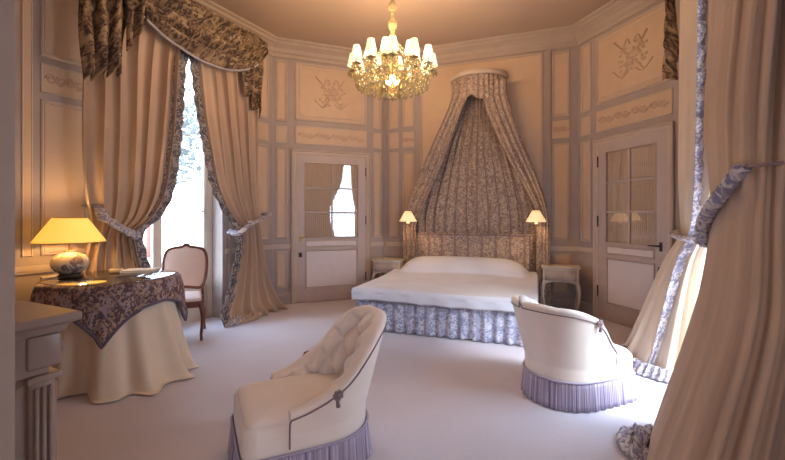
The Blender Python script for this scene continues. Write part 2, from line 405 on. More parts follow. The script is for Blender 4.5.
def door(n, W, x0, x1, hinge_right, seed):
    """glazed double-panel door: casing, leaf, six panes over a solid panel"""
    top = 2.335; root = bpy.data.objects.new('door_%d' % n, None); link(root); root.location = W.loc(); root.rotation_euler = (0, 0, W.ang)
    props(root, kind='structure')
    c = MB(); cw = .085
    pr = [(0, 0), (0, .035), (.02, .05), (.035, .035), (.06, .04), (.085, .028), (.085, 0)]
    vs = []
    for ins, p in pr: vs += [(x0 + ins, -p, 0), (x0 + ins, -p, top - ins), (x1 - ins, -p, top - ins), (x1 - ins, -p, 0)]
    c.add(vs, [(i * 4 + k, i * 4 + k + 1, (i + 1) * 4 + k + 1, (i + 1) * 4 + k) for i in range(len(pr) - 1) for k in range(3)])
    c.build('door_casing', M['mould'], root)
    a, b, t = x0 + cw, x1 - cw, top - cw
    st = .13; gx0, gx1, gz0, gz1 = a + st, b - st, 1.0, t - .12
    l = MB(); y0, y1 = -.024, 0
    l.box(a, gx0, y0, y1, .01, t); l.box(gx1, b, y0, y1, .01, t); l.box(gx0, gx1, y0, y1, gz1, t)
    l.box(gx0, gx1, y0, y1, .80, gz0); l.box(gx0, gx1, y0, y1, .01, .22); l.box(gx0, gx1, y0 + .012, y1, .22, .80)
    mid = (gx0 + gx1) / 2
    l.box(mid - .012, mid + .012, y0, -.010, gz0, gz1)
    for k in (1, 2): z = gz0 + (gz1 - gz0) * k / 3; l.box(gx0, gx1, y0, -.010, z - .011, z + .011)
    l.build('door_leaf', M['door'], root)
    pm = MB(); pm.frame(gx0 - .005, gx1 + .005, .215, .805, MPs, y0); pm.frame(gx0, gx1, .845, .955, MPs, y0); pm.frame(gx0 - .02, gx1 + .02, gz0 - .02, gz1 + .02, MPs, y0)
    pm.build('leaf_moulding', M['mould'], root)
    MB().box(gx0 + .02, gx1 - .02, y0 + .004, y0 + .014, .24, .78).box(gx0 + .02, gx1 - .02, y0 - .003, y0, .865, .935).build('leaf_panel', M['doorpanel'], root)
    g = MB().box(gx0, gx1, -.012, -.009, gz0, gz1).build('glass_panes', M['doorglass'], root)
    R = random.Random(seed)
    MB().grid(lambda u, v: (gx0 + (gx1 - gx0) * u, -.004 + .003 * math.sin(u * 2 * PI * 26 + math.sin(v * 3)), gz0 + (gz1 - gz0) * v), 200, 4).build('pane_curtain', M['pleat'], root)
    hx = (a + .055) if hinge_right else (b - .055); dr = 1 if hinge_right else -1
    hd = MB().box(hx - .018, hx + .018, y0 - .006, y0, .94, 1.04, .002)
    hd.tube([(hx, y0, 1.0), (hx, y0 - .045, 1.0), (hx + dr * .02, y0 - .055, 1.0), (hx + dr * .11, y0 - .055, 1.0)], .009, 8)
    hd.build('door_handle', M['brass'] if n == 1 else M['iron'], root)
    kk = MB().box(hx - .022, hx + .022, y0 - .02, y0, .70, .77, .003); kk.ball((hx, y0 - .03, .735), .016); kk.build('lock_box', M['iron'], root)
    hi = MB(); ex = (b + .004) if hinge_right else (a - .004)
    for z in (.35, 1.25, 2.02): hi.tube([(ex, y0 - .008, z - .06), (ex, y0 - .008, z + .06)], .009, 8); hi.ball((ex, y0 - .008, z + .07), .011)
    hi.build('door_hinge', M['iron'], root)
door(1, WA, .27, 1.525, True, 1)
door(2, WC, .30, 1.40, False, 2)

def window(n, W, op):
    root = bpy.data.objects.new('window_%d' % n, None); link(root); root.location = W.loc(); root.rotation_euler = (0, 0, W.ang); props(root, kind='structure')
    a, b, z0, z1 = op; y = .20; f = MB()
    f.box(a, a + .06, y, y + .08, 0, z1).box(b - .06, b, y, y + .08, 0, z1).box(a, b, y, y + .08, z1 - .06, z1).box(a, b, y, y + .08, 0, .05)
    f.build('window_frame', M['white_wood'], root)
    mid = (a + b) / 2; cs = MB()
    for (p, q) in ((a + .06, mid), (mid, b - .06)):
        cs.box(p, p + .05, y + .01, y + .06, .05, z1 - .06).box(q - .05, q, y + .01, y + .06, .05, z1 - .06)
        cs.box(p, q, y + .01, y + .06, .05, .45).box(p, q, y + .01, y + .06, z1 - .14, z1 - .06)
        for k in (1, 2): zz = .45 + (z1 - .6) * k / 3; cs.box(p, q, y + .025, y + .045, zz - .009, zz + .009)
    cs.build('casement', M['white_wood'], root)
    MB().box(a + .08, b - .08, y + .033, y + .037, .45, z1 - .14).build('glass_panes', M['glass'], root)
window(1, WD, DW); window(2, WF, FW)
# outside: a pale terrace and lawn below the windows
props(MB().box(-14, 14, -9, 16, -.6, -.3).build('ground', M['stone']), kind='structure')

# ------------------------------------------------------------------ drapery helpers
def interp(keys, z):
    """smooth interpolation; keys = [(z, v...), ...] from high to low"""
    if z >= keys[0][0]: return keys[0][1:]
    if z <= keys[-1][0]: return keys[-1][1:]
    for i in range(len(keys) - 1):
        z1, z2 = keys[i][0], keys[i + 1][0]
        if z2 <= z <= z1:
            t = (z1 - z) / max(z1 - z2, 1e-6)
            p0 = keys[max(i - 1, 0)]; p1 = keys[i]; p2 = keys[i + 1]; p3 = keys[min(i + 2, len(keys) - 1)]
            out = []
            for k in range(1, len(p1)):
                h = z1 - z2
                m1 = (p2[k] - p0[k]) / max(p0[0] - p2[0], 1e-6) * h; m2 = (p3[k] - p1[k]) / max(p1[0] - p3[0], 1e-6) * h
                t2, t3 = t * t, t * t * t
                out.append((2 * t3 - 3 * t2 + 1) * p1[k] + (t3 - 2 * t2 + t) * m1 + (-2 * t3 + 3 * t2) * p2[k] + (t3 - t2) * m2)
            return tuple(out)
def drape_fn(A, B, off, amp, npl, zt, zb, seed=0, flow=0.0):
    """A/B: outlines [(z, along)], off/amp: [(z, value)]"""
    R = random.Random(seed); ph = [R.uniform(0, 6.28) for _ in range(6)]
    def f(u, v):
        z = zt + (zb - zt) * v; a = interp(A, z)[0]; b = interp(B, z)[0]; o = interp(off, z)[0]; am = interp(amp, z)[0]
        uu = u + .018 * math.sin(5 * u + ph[0]) + .012 * math.sin(2.2 * z + ph[1] + 9 * u)
        w = 2 * PI * npl * uu; pl = math.sin(w) + .35 * math.sin(2 * w + ph[2] + z) + .35 * math.sin(.5 * w + ph[3])
        x = a + (b - a) * u + am * .35 * math.cos(w)
        y = -(o + am * pl * .8)
        return x, y, z
    return f
def drape(name, W, f, mat, parent, width, length, nu=150, nv=70, thick=.006, floor=None):
    def g(u, v):
        x, y, z = f(u, v)
        return (x, min(y, -.012), max(z, .012))
    return MB().grid(g, nu, nv, uv=lambda u, v: (u * width, v * length)).build(name, mat, parent, thick=thick)
def edge_trim(name, f, parent, mat, at, width=.05, out=.018, nv=140, length=3.4, ruf=.012, n=9):
    """ruffled border riding on one edge of a drape"""
    du = .004 if at == 0 else -.004
    def g(u, v):
        x, y, z = f(at, v); x2, y2, z2 = f(at + du * 8, v)
        d = Vector((1 if at == 0 else -1, 0, 0)); nn = Vector((0, -1, 0))
        s = (u - .72) * width
        q = Vector((x, y, z)) + d * s * 1.0 + nn * (out + ruf * math.sin(v * 130 + u * 2) * (1 - u * .6))
        return (q.x, min(q.y, -.012), max(q.z, .015))
    return MB().grid(g, n, nv, uv=lambda u, v: (u * width, v * length)).build(name, mat, parent, thick=.004)
def lead(W, pts, off): return sorted([(W.on(px, py, off)[::-1]) for px, py in pts], key=lambda q: -q[0])
def tail(name, parent, xa, xb, zt, z_in, z_out, off, mat, npl=3, seed=0, nv=40, flip=False):
    """pleated hanging tail with a slanted, zig-zag lower edge"""
    R = random.Random(seed); p = R.uniform(0, 6)
    def g(u, v):
        uu = 1 - u if flip else u
        zb = z_in + (z_out - z_in) * uu + .05 * math.sin(2 * PI * npl * uu + p)
        z = zt + (zb - zt) * v; w = 2 * PI * npl * u
        c = (xa + xb) / 2; wd = (xb - xa) / 2 * (1 - .25 * v * v)
        return (c + (2 * u - 1) * wd + .012 * math.sin(w + 6 * v), -(off + .045 * math.sin(w + p) * (.5 + .7 * v) + .012 * math.sin(9 * v + 5 * u)), z)
    return MB().grid(g, 60, nv, uv=lambda u, v: (u * (xb - xa) * 1.8, v * (zt - min(z_in, z_out)))).build(name, mat, parent, thick=.008)
def swag(name, parent, xa, xb, zt, top_dip, dip, off, mat, skew=0.0):
    def shape(u): q = u + skew * u * (1 - u); return 4 * q * (1 - q)
    def g(u, v):
        s = shape(u) ** .72; z = zt - .03 - top_dip * s * v - (dip - top_dip) * s * (v ** 1.1) - .10 * v * (1 - s)
        fold = math.sin(v * 2 * PI * 3.6 + .9 * math.sin(4 * u)) + .3 * math.sin(v * 2 * PI * 9 + 5 * u)
        y = off + .08 + .11 * math.sin(PI * min(v * .75 + .1, 1)) * s + .058 * fold * (.3 + .7 * s) + .006 * math.sin(31 * u + 9 * v)
        return (xa + (xb - xa) * u, -y, z + .012 * fold)
    o = MB().grid(g, 90, 60, uv=lambda u, v: (u * (xb - xa) * 1.2, v * dip * 2)).build(name, mat, parent, thick=.008)
    hem = MB().tube([(lambda q: (q[0], q[1] - .012, q[2] - .006))(g(k / 60, 1.0)) for k in range(61)], .014, 8)
    hem.build('swag_fringe', M['trim'], parent)
    return o

# ------------------------------------------------------------------ left window dressing
cl = thing('window_curtain', 'cream curtain tied back beside the yellow lamp at left window', 'curtain', WD.loc(), WD.ang, 'cream window curtains')
OFF = .20
A_ = lead(WD, [(80, 30), (80, 100), (82, 170), (86, 205), (91, 228), (90, 260), (84, 300), (80, 345)], OFF)
B_ = lead(WD, [(190, 15), (180, 60), (176, 110), (171, 160), (165, 195), (152, 218), (137, 232), (142, 250), (149, 272), (154, 310), (158, 352)], OFF)
offk = [(3.6, OFF), (1.6, OFF), (1.25, OFF), (.9, .10), (0, .09)]
fL = drape_fn(A_, B_, offk, [(3.6, .045), (2.2, .055), (1.3, .045), (.8, .04), (0, .04)], 6.5, 3.66, .012, 3)
drape('drapery', WD, fL, M['curtain'], cl, 1.8, 3.6)
edge_trim('ruffled_trim', fL, cl, M['trim_dark'], 1, .15)
def band(pts, r, parent, name='tieback', mat=None, flat=.45, knots=()):
    mb = MB(); n = 8 * (len(pts) - 1)
    def cr(t):
        i = min(int(t), len(pts) - 2); k = t - i
        p = [Vector(pts[max(0, min(len(pts) - 1, i + j))]) for j in (-1, 0, 1, 2)]
        return .5 * ((2 * p[1]) + (-p[0] + p[2]) * k + (2 * p[0] - 5 * p[1] + 4 * p[2] - p[3]) * k * k + (-p[0] + 3 * p[1] - 3 * p[2] + p[3]) * k ** 3)
    path = [cr(i / 8) for i in range(n + 1)]
    mb.tube(path, [r * (1 + .16 * math.sin(i * 1.9)) for i in range(len(path))], 10, flat=flat)
    for k in knots:
        mb.ball(pts[k], r * 1.35, r * .9, r * 1.2, 12)
    # give the printed cloth sensible pattern coordinates
    for i, v in enumerate(mb.v): mb.uv[i] = (v[0] + v[1], v[2])
    return mb.build(name, mat or M['trim'], parent)
s0, z0 = WD.on(86, 206, .05); s1, z1 = WD.on(103, 216, .32); s2, z2 = WD.on(122, 228, .34); s3, z3 = WD.on(138, 235, .30)
band([(s0, -.04, z0), (s0 + .03, -.20, z0), (s1, -.31, z1), (s2, -.33, z2), (s3, -.25, z3), (s3 + .03, -.12, z3 + .02)], .042, cl, knots=(2, 4))
cr = thing('window_curtain', 'cream curtain tied back beside the glazed door at left window', 'curtain', WD.loc(), WD.ang, 'cream window curtains')
B_ = lead(WD, [(258, 60), (258, 130), (259, 190), (261, 228), (264, 255), (270, 285), (280, 308)], OFF)
A_ = lead(WD, [(190, 30), (195, 62), (201, 110), (208, 150), (216, 188), (229, 214), (240, 229), (240, 250), (234, 275), (226, 298), (218, 314)], OFF)
fR = drape_fn(A_, B_, [(3.6, OFF), (1.3, OFF), (.6, OFF + .02), (.15, OFF + .08), (0, OFF + .16)], [(3.6, .045), (2.2, .05), (1.2, .035), (.6, .05), (.1, .06), (0, .08)], 5.5, 3.66, .012, 9)
drape('drapery', WD, fR, M['curtain'], cr, 1.6, 3.6)
edge_trim('ruffled_trim', fR, cr, M['trim_dark'], 0, .13)
s0, z0 = WD.on(262, 214, .05); s1, z1 = WD.on(252, 224, .32); s3, z3 = WD.on(238, 233, .28)
band([(s0 + .03, -.04, z0), (s0 + .02, -.18, z0), (s1, -.29, z1), (s3 + .02, -.28, z3), (s3 - .03, -.14, z3 + .02)], .04, cr, knots=(2,))
def puddle(name, parent, cx, cy, rx, ry, mat, seed, rot=0, h=.07):
    R = random.Random(seed); ph = [R.uniform(0, 6) for _ in range(5)]
    def g(u, v):
        a = 2 * PI * u; r = v * (1 + .16 * math.sin(3 * a + ph[0]) + .08 * math.sin(7 * a + ph[1]))
        z = .012 + h * max(0, (1 - v ** 3)) * (.55 + .45 * math.sin(4 * a + 7 * v + ph[2]) * math.sin(9 * v + ph[3] + 2 * math.sin(3 * a)))
        x, y = rx * r * math.cos(a), ry * r * math.sin(a)
        return (cx + x * math.cos(rot) - y * math.sin(rot), cy + x * math.sin(rot) + y * math.cos(rot), max(z, .012))
    return MB().grid(g, 90, 26, cu=True, uv=lambda u, v: (v * rx * math.cos(6.28 * u), v * ry * math.sin(6.28 * u))).build(name, mat, parent, thick=.006)
sp, _ = WD.on(245, 314, .3)
puddle('puddled_hem', cr, sp + .08, -.27, .36, .16, M['curtain'], 4, .1, .08)
puddle('ruffle_hem', cr, sp - .14, -.33, .22, .10, M['trim'], 5, .2, .07)
vl = thing('window_valance', 'shade-darkened floral swagged valance over the left window', 'valance', WD.loc(), WD.ang, 'floral window valances')
MB().box(.72, 3.02, -.22, -.02, 3.60, 3.68, .01).build('pelmet_board', M['white_wood'], vl)
swag('swag', vl, .98, 2.90, 3.70, .10, .56, .22, M['swag'], -.16)
s_a, _ = WD.on(78, 60, .30); s_b, _ = WD.on(128, 60, .30)
tail('tail', vl, s_a, s_b, 3.70, 2.56, 2.72, .31, M['swag'], 3, 2)
MB().grid(lambda u, v: (s_b - .04 + .26 * u - .07 * v * u, -(.35 + .04 * math.sin(2 * PI * 2 * u)), 3.70 - v * (.80 - .35 * u)), 30, 30, uv=lambda u, v: (u * .4, v)).build('inner_tail', M['swag'], vl, thick=.008)
s_a, _ = WD.on(245, 60, .30); s_b, _ = WD.on(263, 60, .30)
tail('tail', vl, s_a - .02, s_b, 3.70, 2.95, 2.66, .30, M['swag'], 2, 5)
MB().ball((s_a - .03, -.36, 3.55), .09, .07, .10, 14).ball((s_a + .09, -.36, 3.60), .07, .06, .08, 12).build('rosette', M['swag'], vl)

# ------------------------------------------------------------------ right window dressing: two full columns of cloth
def column_curtain(label, W, keys, npl, trim_ang, seed, mat):
    """keys: (z, along, off, a, b): centre and half sizes of the gathered bundle"""
    root = thing('window_curtain', label, 'curtain', W.loc(), W.ang, 'cream window curtains')
    R = random.Random(seed); ph = [R.uniform(0, 6.28) for _ in range(5)]
    zt, zb = keys[0][0], keys[-1][0]
    def f(u, v):
        z = zt + (zb - zt) * v; s, o, a, b, am = interp(keys, z); th = 2 * PI * u
        w = npl * th + 1.2 * math.sin(th + ph[0]) + .5 * math.sin(1.7 * z + ph[1])
        am *= .75 + .45 * math.sin(2.7 * th + ph[3]) + .25 * math.sin(6.1 * th + .8 * z)
        k = 1 + am * (math.sin(w) + .3 * math.sin(2 * w + ph[2]) + .35 * math.sin(.41 * w + 1.3 * z + ph[4]))
        x = s + a * math.cos(th) * k; y = -(o + b * math.sin(th) * k)
        return (x, min(y, -.012), max(z, .012))
    MB().grid(f, 260, 90, cu=True, uv=lambda u, v: (u * 3, v * 3.6)).build('drapery', mat, root, thick=.004)
    def t(u, v):
        x, y, z = f(trim_ang + (u - .5) * .03, v); s, o, a, b, am = interp(keys, z)
        c = Vector((s, -o, z)); d = Vector((x, y, z)) - c; L = max(d.length, .01); e = d / L
        side = Vector((-e.y, e.x, 0)); q = Vector((x, y, z)) + e * (.02 + .012 * math.sin(v * 150 + u * 2)) + side * (u - .5) * .10
        return (q.x, min(q.y, -.012), q.z)
    MB().grid(t, 8, 200, uv=lambda u, v: (u * .09, v * 3.6)).build('ruffled_trim', M['trim'], root, thick=.004)
    return root, f
far_keys = [(3.66, .95, .16, .70, .13, .05), (2.4, .95, .16, .68, .14, .06), (1.6, .92, .17, .60, .13, .08), (1.34, .85, .17, .46, .12, .07), (1.17, .76, .18, .30, .11, .07),
            (.95, .70, .24, .30, .15, .09), (.6, .66, .30, .36, .21, .10), (.25, .62, .35, .42, .28, .10), (.012, .60, .39, .44, .33, .10)]
cf, ff = column_curtain('far cream curtain of the right window, white lower half spread behind tufted chair', WF, far_keys, 13, .07, 11, M['curtain_daylit'])
near_keys = [(3.66, 2.64, .17, .69, .10, .08), (2.3, 2.68, .17, .64, .11, .08), (1.75, 2.78, .19, .50, .13, .075), (1.36, 2.80, .19, .40, .12, .045),
             (1.0, 2.76, .20, .46, .14, .055), (.6, 2.64, .24, .50, .18, .06), (.2, 2.54, .30, .56, .22, .06), (.012, 2.50, .31, .60, .24, .07)]
cn, fn_ = column_curtain('tall nearest cream curtain filling the right edge of the picture', WF, near_keys, 21, .5, 12, M['curtain'])
def ring_band(keys, z, tilt, parent, r, seed=0, flat=.5):
    s, o, a, b, am = interp(keys, z); pts = []
    mb = MB(); n = 44
    for i in range(n):
        th = 2 * PI * i / n; pts.append((s + (a + .035) * math.cos(th), -(o + (b + .035) * math.sin(th)), z + tilt * math.cos(th)))
    pts = [(x, min(y, -.03), zz) for x, y, zz in pts]
    mb.tube(pts, [r * (1 + .2 * math.sin(i * 2.1)) for i in range(n)], 10, closed=True, flat=flat)
    for i, v in enumerate(mb.v): mb.uv[i] = (v[0] + v[1], v[2])
    return mb.build('tieback', M['trim'], parent)
ring_band(far_keys, 1.17, -.02, cf, .045)
def wloc(W, px, py, Y):
    p = Vector(((px - CX) / FPX * Y, Y)) - W.a; return (p.dot(W.d), p.dot(W.o), HC - (py - HY) / FPX * Y)
def around(uu, zz, g=.022):
    s_, o_, a_, b_, m_ = interp(near_keys, zz); th = 2 * PI * uu
    return (s_ + (a_ * 1.07 + g) * math.cos(th), -(o_ + (b_ * 1.07 + g) * math.sin(th)), zz)
tp = [around(.105 + .275 * k / 8, 1.50 - .30 * (k / 8) ** .85) for k in range(9)]
band(tp + [(tp[-1][0] - .02, -.08, 1.18)], .027, cn, flat=.7, knots=(2, 5))
MB().tube([around(.105 - .10 * k / 8, 1.50, .012) for k in range(9)] + [(3.30, -.02, 1.50)], .006, 6).build('tie_cord', M['welt'], cn)
def wloc(W, px, py, Y):
    p = Vector(((px - CX) / FPX * Y, Y)) - W.a; return (p.dot(W.d), p.dot(W.o), HC - (py - HY) / FPX * Y)
def hem_ring(keys, parent, name, w, mat, seed, z=.012, push=.02, frac=(0, 1)):
    s, o, a, b, am = interp(keys, z)
    def g(u, v):
        th = 2 * PI * (frac[0] + (frac[1] - frac[0]) * u); rr = 1.0 + .02 * math.sin(14 * th)
        zz = z + w * (1 - v); s_, o_, a_, b_, m_ = interp(keys, zz)
        k = 1.0 + m_ * .7
        e = push * (.4 + v) + .016 * math.sin(th * 46)
        return (s_ + (a_ * k * rr + e) * math.cos(th), -(o_ + (b_ * k * rr + e) * math.sin(th)) , max(zz, .014))
    return MB().grid(lambda u, v: (lambda p: (p[0], min(p[1], -.012), p[2]))(g(u, v)), 240, 8, uv=lambda u, v: (u * 3, v * w)).build(name, mat, parent, thick=.004)
hem_ring(far_keys, cf, 'ruffled_hem', .10, M['trim'], 1)
pq = wloc(WF, 648, 446, 2.30)
def ruffle_heap(name, parent, c, mats, seed, n=7, R0=.16):
    R = random.Random(seed)
    mb = MB()
    for k in range(n):
        a0 = R.uniform(0, 6.28); cx = c[0] + R.uniform(-.5, .5) * R0 * 1.3; cy = c[1] + R.uniform(-.5, .5) * R0 * .9; r0 = R0 * R.uniform(.45, .75); h = R.uniform(.05, .11)
        def g(u, v):
            a = a0 + 4.6 * u; rr = r0 * (.35 + .65 * v) * (1 + .10 * math.sin(9 * a + k)); z = .014 + h * (math.sin(PI * (v * .9 + .05))) * (.75 + .25 * math.sin(7 * a))
            return (cx + rr * math.cos(a) * 1.2, min(cy + rr * math.sin(a), -.02), z)
        mb.grid(g, 50, 10, uv=lambda u, v: (u * r0 * 5 + k, v * r0 * 1.5))
    # a flat gathered base ties the ruffles into one strip of cloth
    mb.grid(lambda u, v: (c[0] + R0 * 1.35 * v * math.cos(2 * PI * u) * (1 + .12 * math.sin(10 * PI * u)), min(c[1] + R0 * 1.0 * v * math.sin(2 * PI * u), -.02), .016 + .03 * (1 - v) + .008 * math.sin(22 * PI * u) * v + .008), 80, 8, cu=True, uv=lambda u, v: (u, v * .2))
    return mb.build(name, mats, parent, thick=.005)
ruffle_heap('puddled_hem', cn, pq, M['trim'], 3)
vr = thing('window_valance', 'shade-darkened floral swagged valance over the right window', 'valance', WF.loc(), WF.ang, 'floral window valances')
MB().box(.2, 3.2, -.30, -.02, 3.60, 3.68, .01).build('pelmet_board', M['white_wood'], vr)
swag('swag', vr, .45, 2.95, 3.70, .10, .42, .42, M['swag'], .1)
tail('tail', vr, .0, .24, 3.70, 2.66, 2.95, .33, M['swag'], 2, 4)

# ------------------------------------------------------------------ bed canopy
CS = 1.54
can = thing('bed_canopy', 'toile bed canopy falling from a round crown on the wall', 'bed canopy', WB.loc(), WB.ang)
mb = MB(); rp = [(.40, 3.34), (.42, 3.35), (.43, 3.38), (.415, 3.395), (.42, 3.41), (.0, 3.41)]
mb.grid(lambda u, v: (lambda q: (CS - q[0] * math.cos(PI * u), -q[0] * math.sin(PI * u) * 1.0 - .005, q[1]))(rp[round(v * 5)]), 40, 5)
mb.build('crown', M['mould'], can, thick=.006)
def lamb(u, v):
    a = PI * u; zb = 2.93 + .05 * abs(math.sin(4 * a)) + .10 * math.exp(-((u - .47) / .06) ** 2)
    r = .385 + .012 * math.sin(70 * u * PI * .5) + .02 * v
    return (CS - r * math.cos(a), -(r * math.sin(a) + .01), 3.345 + (zb - 3.345) * v)
MB().grid(lamb, 140, 14, uv=lambda u, v: (u * 1.6, v * .5)).build('gathered_valance', M['toile'], can, thick=.008)
Ak = [(3.3, CS - .30), (2.9, CS - .36), (2.4, CS - .62), (1.9, CS - .86), (1.4, CS - 1.02), (.9, CS - 1.03), (.1, CS - 1.03)]
Bk = [(3.3, CS + .30), (2.9, CS + .34), (2.4, CS + .52), (1.9, CS + .74), (1.4, CS + .90), (.9, CS + .92), (.1, CS + .92)]
fB = drape_fn(Ak, Bk, [(3.3, .14), (2.6, .10), (1.2, .05), (.1, .05)], [(3.3, .03), (2.4, .026), (1.2, .02), (.1, .018)], 15, 3.3, .1, 21)
drape('back_drape', WB, fB, M['toile'], can, 2.4, 3.2, 220, 50)
O2 = .28
for (outl, inl, sd) in (([(454, 95), (447, 115), (433, 145), (420, 173), (405, 207), (401, 226), (402, 250), (402, 300)], [(470, 98), (463, 112), (449, 151), (436, 180), (420, 212), (415, 226), (417, 250), (418, 300)], 1),
                        ([(506, 95), (512, 115), (522, 142), (532, 165), (545, 200), (549, 222), (549, 250), (550, 300)], [(484, 98), (488, 112), (505, 151), (520, 178), (535, 207), (537, 224), (537, 250), (537, 300)], 2)):
    Aq = lead(WB, outl, O2); Bq = lead(WB, inl, O2)
    f = drape_fn(Aq, Bq, [(3.3, .34), (2.9, .36), (2.2, .34), (1.6, .24), (1.3, .20), (.8, .22), (0, .24)], [(3.2, .018), (2.2, .028), (1.3, .02), (.7, .035), (0, .04)], 3.5, 3.25, .02, 30 + sd)
    drape('side_drape', WB, f, M['toile'], can, .8, 3.2, 90, 90)

# ------------------------------------------------------------------ bed
BW, BL = 1.98, 1.86
bx = (1.13 + .139) / WB.d.x
q = WB.w(bx, 0); BR = WB.ang
bed = thing('double_bed', 'wide double bed with toile headboard and pleated blue toile skirt', 'bed', (q.x, q.y, 0), BR)
MB().box(-BW / 2 + .05, BW / 2 - .05, -BL + .05, -.16, .10, .30, .02).build('bed_base', M['cream'], bed)
MB().box(-BW / 2 + .02, BW / 2 - .02, -BL + .03, -.16, .29, .46, .05).build('mattress', M['coverlet'], bed)
hb = MB(); hx0, hx1 = -.80, .95
hb.box(hx0, hx1, -.15, -.075, .12, 1.07, .03)
for i, v in enumerate(hb.v): hb.uv[i] = (v[0], v[2])
hb.build('headboard', M['toile'], bed)
MB().tube([(hx0 + .03, -.155, .2), (hx0 + .03, -.155, 1.03), (hx0 + .06, -.155, 1.045), (hx1 - .06, -.155, 1.045), (hx1 - .03, -.155, 1.03), (hx1 - .03, -.155, .2)], .010, 8).build('headboard_piping', M['welt'], bed)
for x in (-.85, .85):
    for y in (-.3, -BL + .15):
        MB().lathe([(.025, 0), (.035, .05), (.03, .11)], 12, (x, y, 0)).build('leg', M['walnut'], bed)
per = [(-BW / 2, -.2), (-BW / 2, -BL), (BW / 2, -BL), (BW / 2, -.2)]
def perim(t, pts, inset=0.0):
    L = [(Vector(pts[i + 1]) - Vector(pts[i])).length for i in range(len(pts) - 1)]; tot = sum(L); d = t * tot
    for i, l in enumerate(L):
        if d <= l + 1e-9 or i == len(L) - 1:
            a, b = Vector(pts[i]), Vector(pts[i + 1]); dr = (b - a).normalized(); return a + dr * min(d, l), Vector((-dr.y, dr.x)) * -1
        d -= l
def skirt(u, v):
    p, n = perim(u, per); pl = math.sin(2 * PI * 44 * u) + .5 * math.sin(2 * PI * 17 * u + 1)
    q = p + n * (-.015 + (.008 + .016 * v) * pl + .012 * v); return (q.x, q.y, .34 + (.012 - .34) * v)
MB().grid(skirt, 560, 8, uv=lambda u, v: (u * 5.6, v * .34)).build('bed_skirt', M['toile_blue'], bed, thick=.004)
cov = thing('bed_coverlet', 'smooth ivory coverlet spread over the bed and its bolster', 'coverlet', (q.x, q.y, 0), BR)
def cover(u, v):
    # u across, v head->foot; drops over the sides and foot
    hw, dr = BW / 2 + .012, .165; tw = 2 * hw + 2 * dr
    s = -hw - dr + tw * u; t = v * (BL - .17 + .02 + dr); foot = BL - .17 + .02
    y = -.17 - min(t, foot); dz = 0; x = s
    rad = .05
    def over(d):     # distance past the edge -> (out, down)
        return (rad * math.sin(min(d / rad, PI / 2)) * .35, (rad * (1 - math.cos(min(d / rad, PI / 2))) + max(0, d - rad * PI / 2)))
    if abs(s) > hw: o, dn = over(abs(s) - hw); x = math.copysign(hw + o, s); dz = dn
    if t > foot: o, dn = over(t - foot); y = -.17 - foot - o; dz = max(dz, dn)
    yy = (-y - .17)
    top = .485 + .05 * math.exp(-(yy / .55) ** 2)
    side = max(0, 1 - (abs(x) / (hw - .01)) ** 6)
    side2 = max(0, 1 - (abs(x) / (hw - .10)) ** 8)
    top += .19 * max(0, 1 - ((yy - .20) / .24) ** 2) ** .6 * side2 if abs(yy - .20) < .24 else 0
    top += .012 * side * math.sin(3 * x + 1) * math.sin(2.5 * yy) + .01 * (1 - (x / hw) ** 2)
    z = top - dz
    if dz > .06: k = math.sin(x * 21 + y * 25) * .008; x += k * (1 if abs(s) > hw else 0); y += k * (1 if t > foot else 0); z += .008 * abs(math.sin(x * 9 + y * 9))
    return (x, y, max(z, .30))
MB().grid(cover, 150, 130, uv=lambda u, v: (u * 2, v * 2)).build('coverlet_cloth', M['coverlet'], cov, thick=.010)
mbp = MB()
edge = [cover(u / 120, 1.0) for u in range(11, 110)]
mbp.tube([(p[0], p[1] - .008, p[2]) for p in edge], .006, 6)
mbp.build('edge_piping', M['trim'], cov)

# ------------------------------------------------------------------ bedside wall lamps
def sconce(label, W, px, py, off):
    s, z = W.on(px, py, off); root = thing('wall_lamp', label, 'wall lamp', (W.w(s, 0).x, W.w(s, 0).y, 0), W.ang, 'bedside wall lamps')
    MB().grid(lambda u, v: ((.045 + .085 * v) * math.cos(2 * PI * u), -off + (.045 + .085 * v) * math.sin(2 * PI * u), z + .085 - .15 * v), 32, 4, cu=True).build('lamp_shade', M['shade_small'], root, thick=.003)
    MB().tube([(0, -.004, z - .16), (0, -.08, z - .19), (0, -off * .6, z - .18), (0, -off, z - .13), (0, -off, z - .09)], .009, 8).build('arm', M['brass'], root)
    MB().lathe([(.0, z - .10), (.028, z - .095), (.022, z - .08), (.011, z - .075), (.011, z + .0), (0, z + .005)], 12, (0, -off, 0)).build('candle_tube', M['paper'], root)
    MB().box(-.035, .035, -.012, 0, z - .24, z - .08, .004).build('wall_plate', M['brass'], root)
    li = bpy.data.lights.new('bedside_bulb', 'POINT'); li.energy = 5; li.color = (1, .60, .26); li.shadow_soft_size = .03
    lo = bpy.data.objects.new('bedside_bulb', li); link(lo, root); lo.location = (0, -off, z + .02)
    return root
sconce('small lit wall lamp on the left side of the bed canopy', WB, 408, 217, .46)
sconce('small lit wall lamp on the right side of the bed canopy', WB, 536, 217, .46)

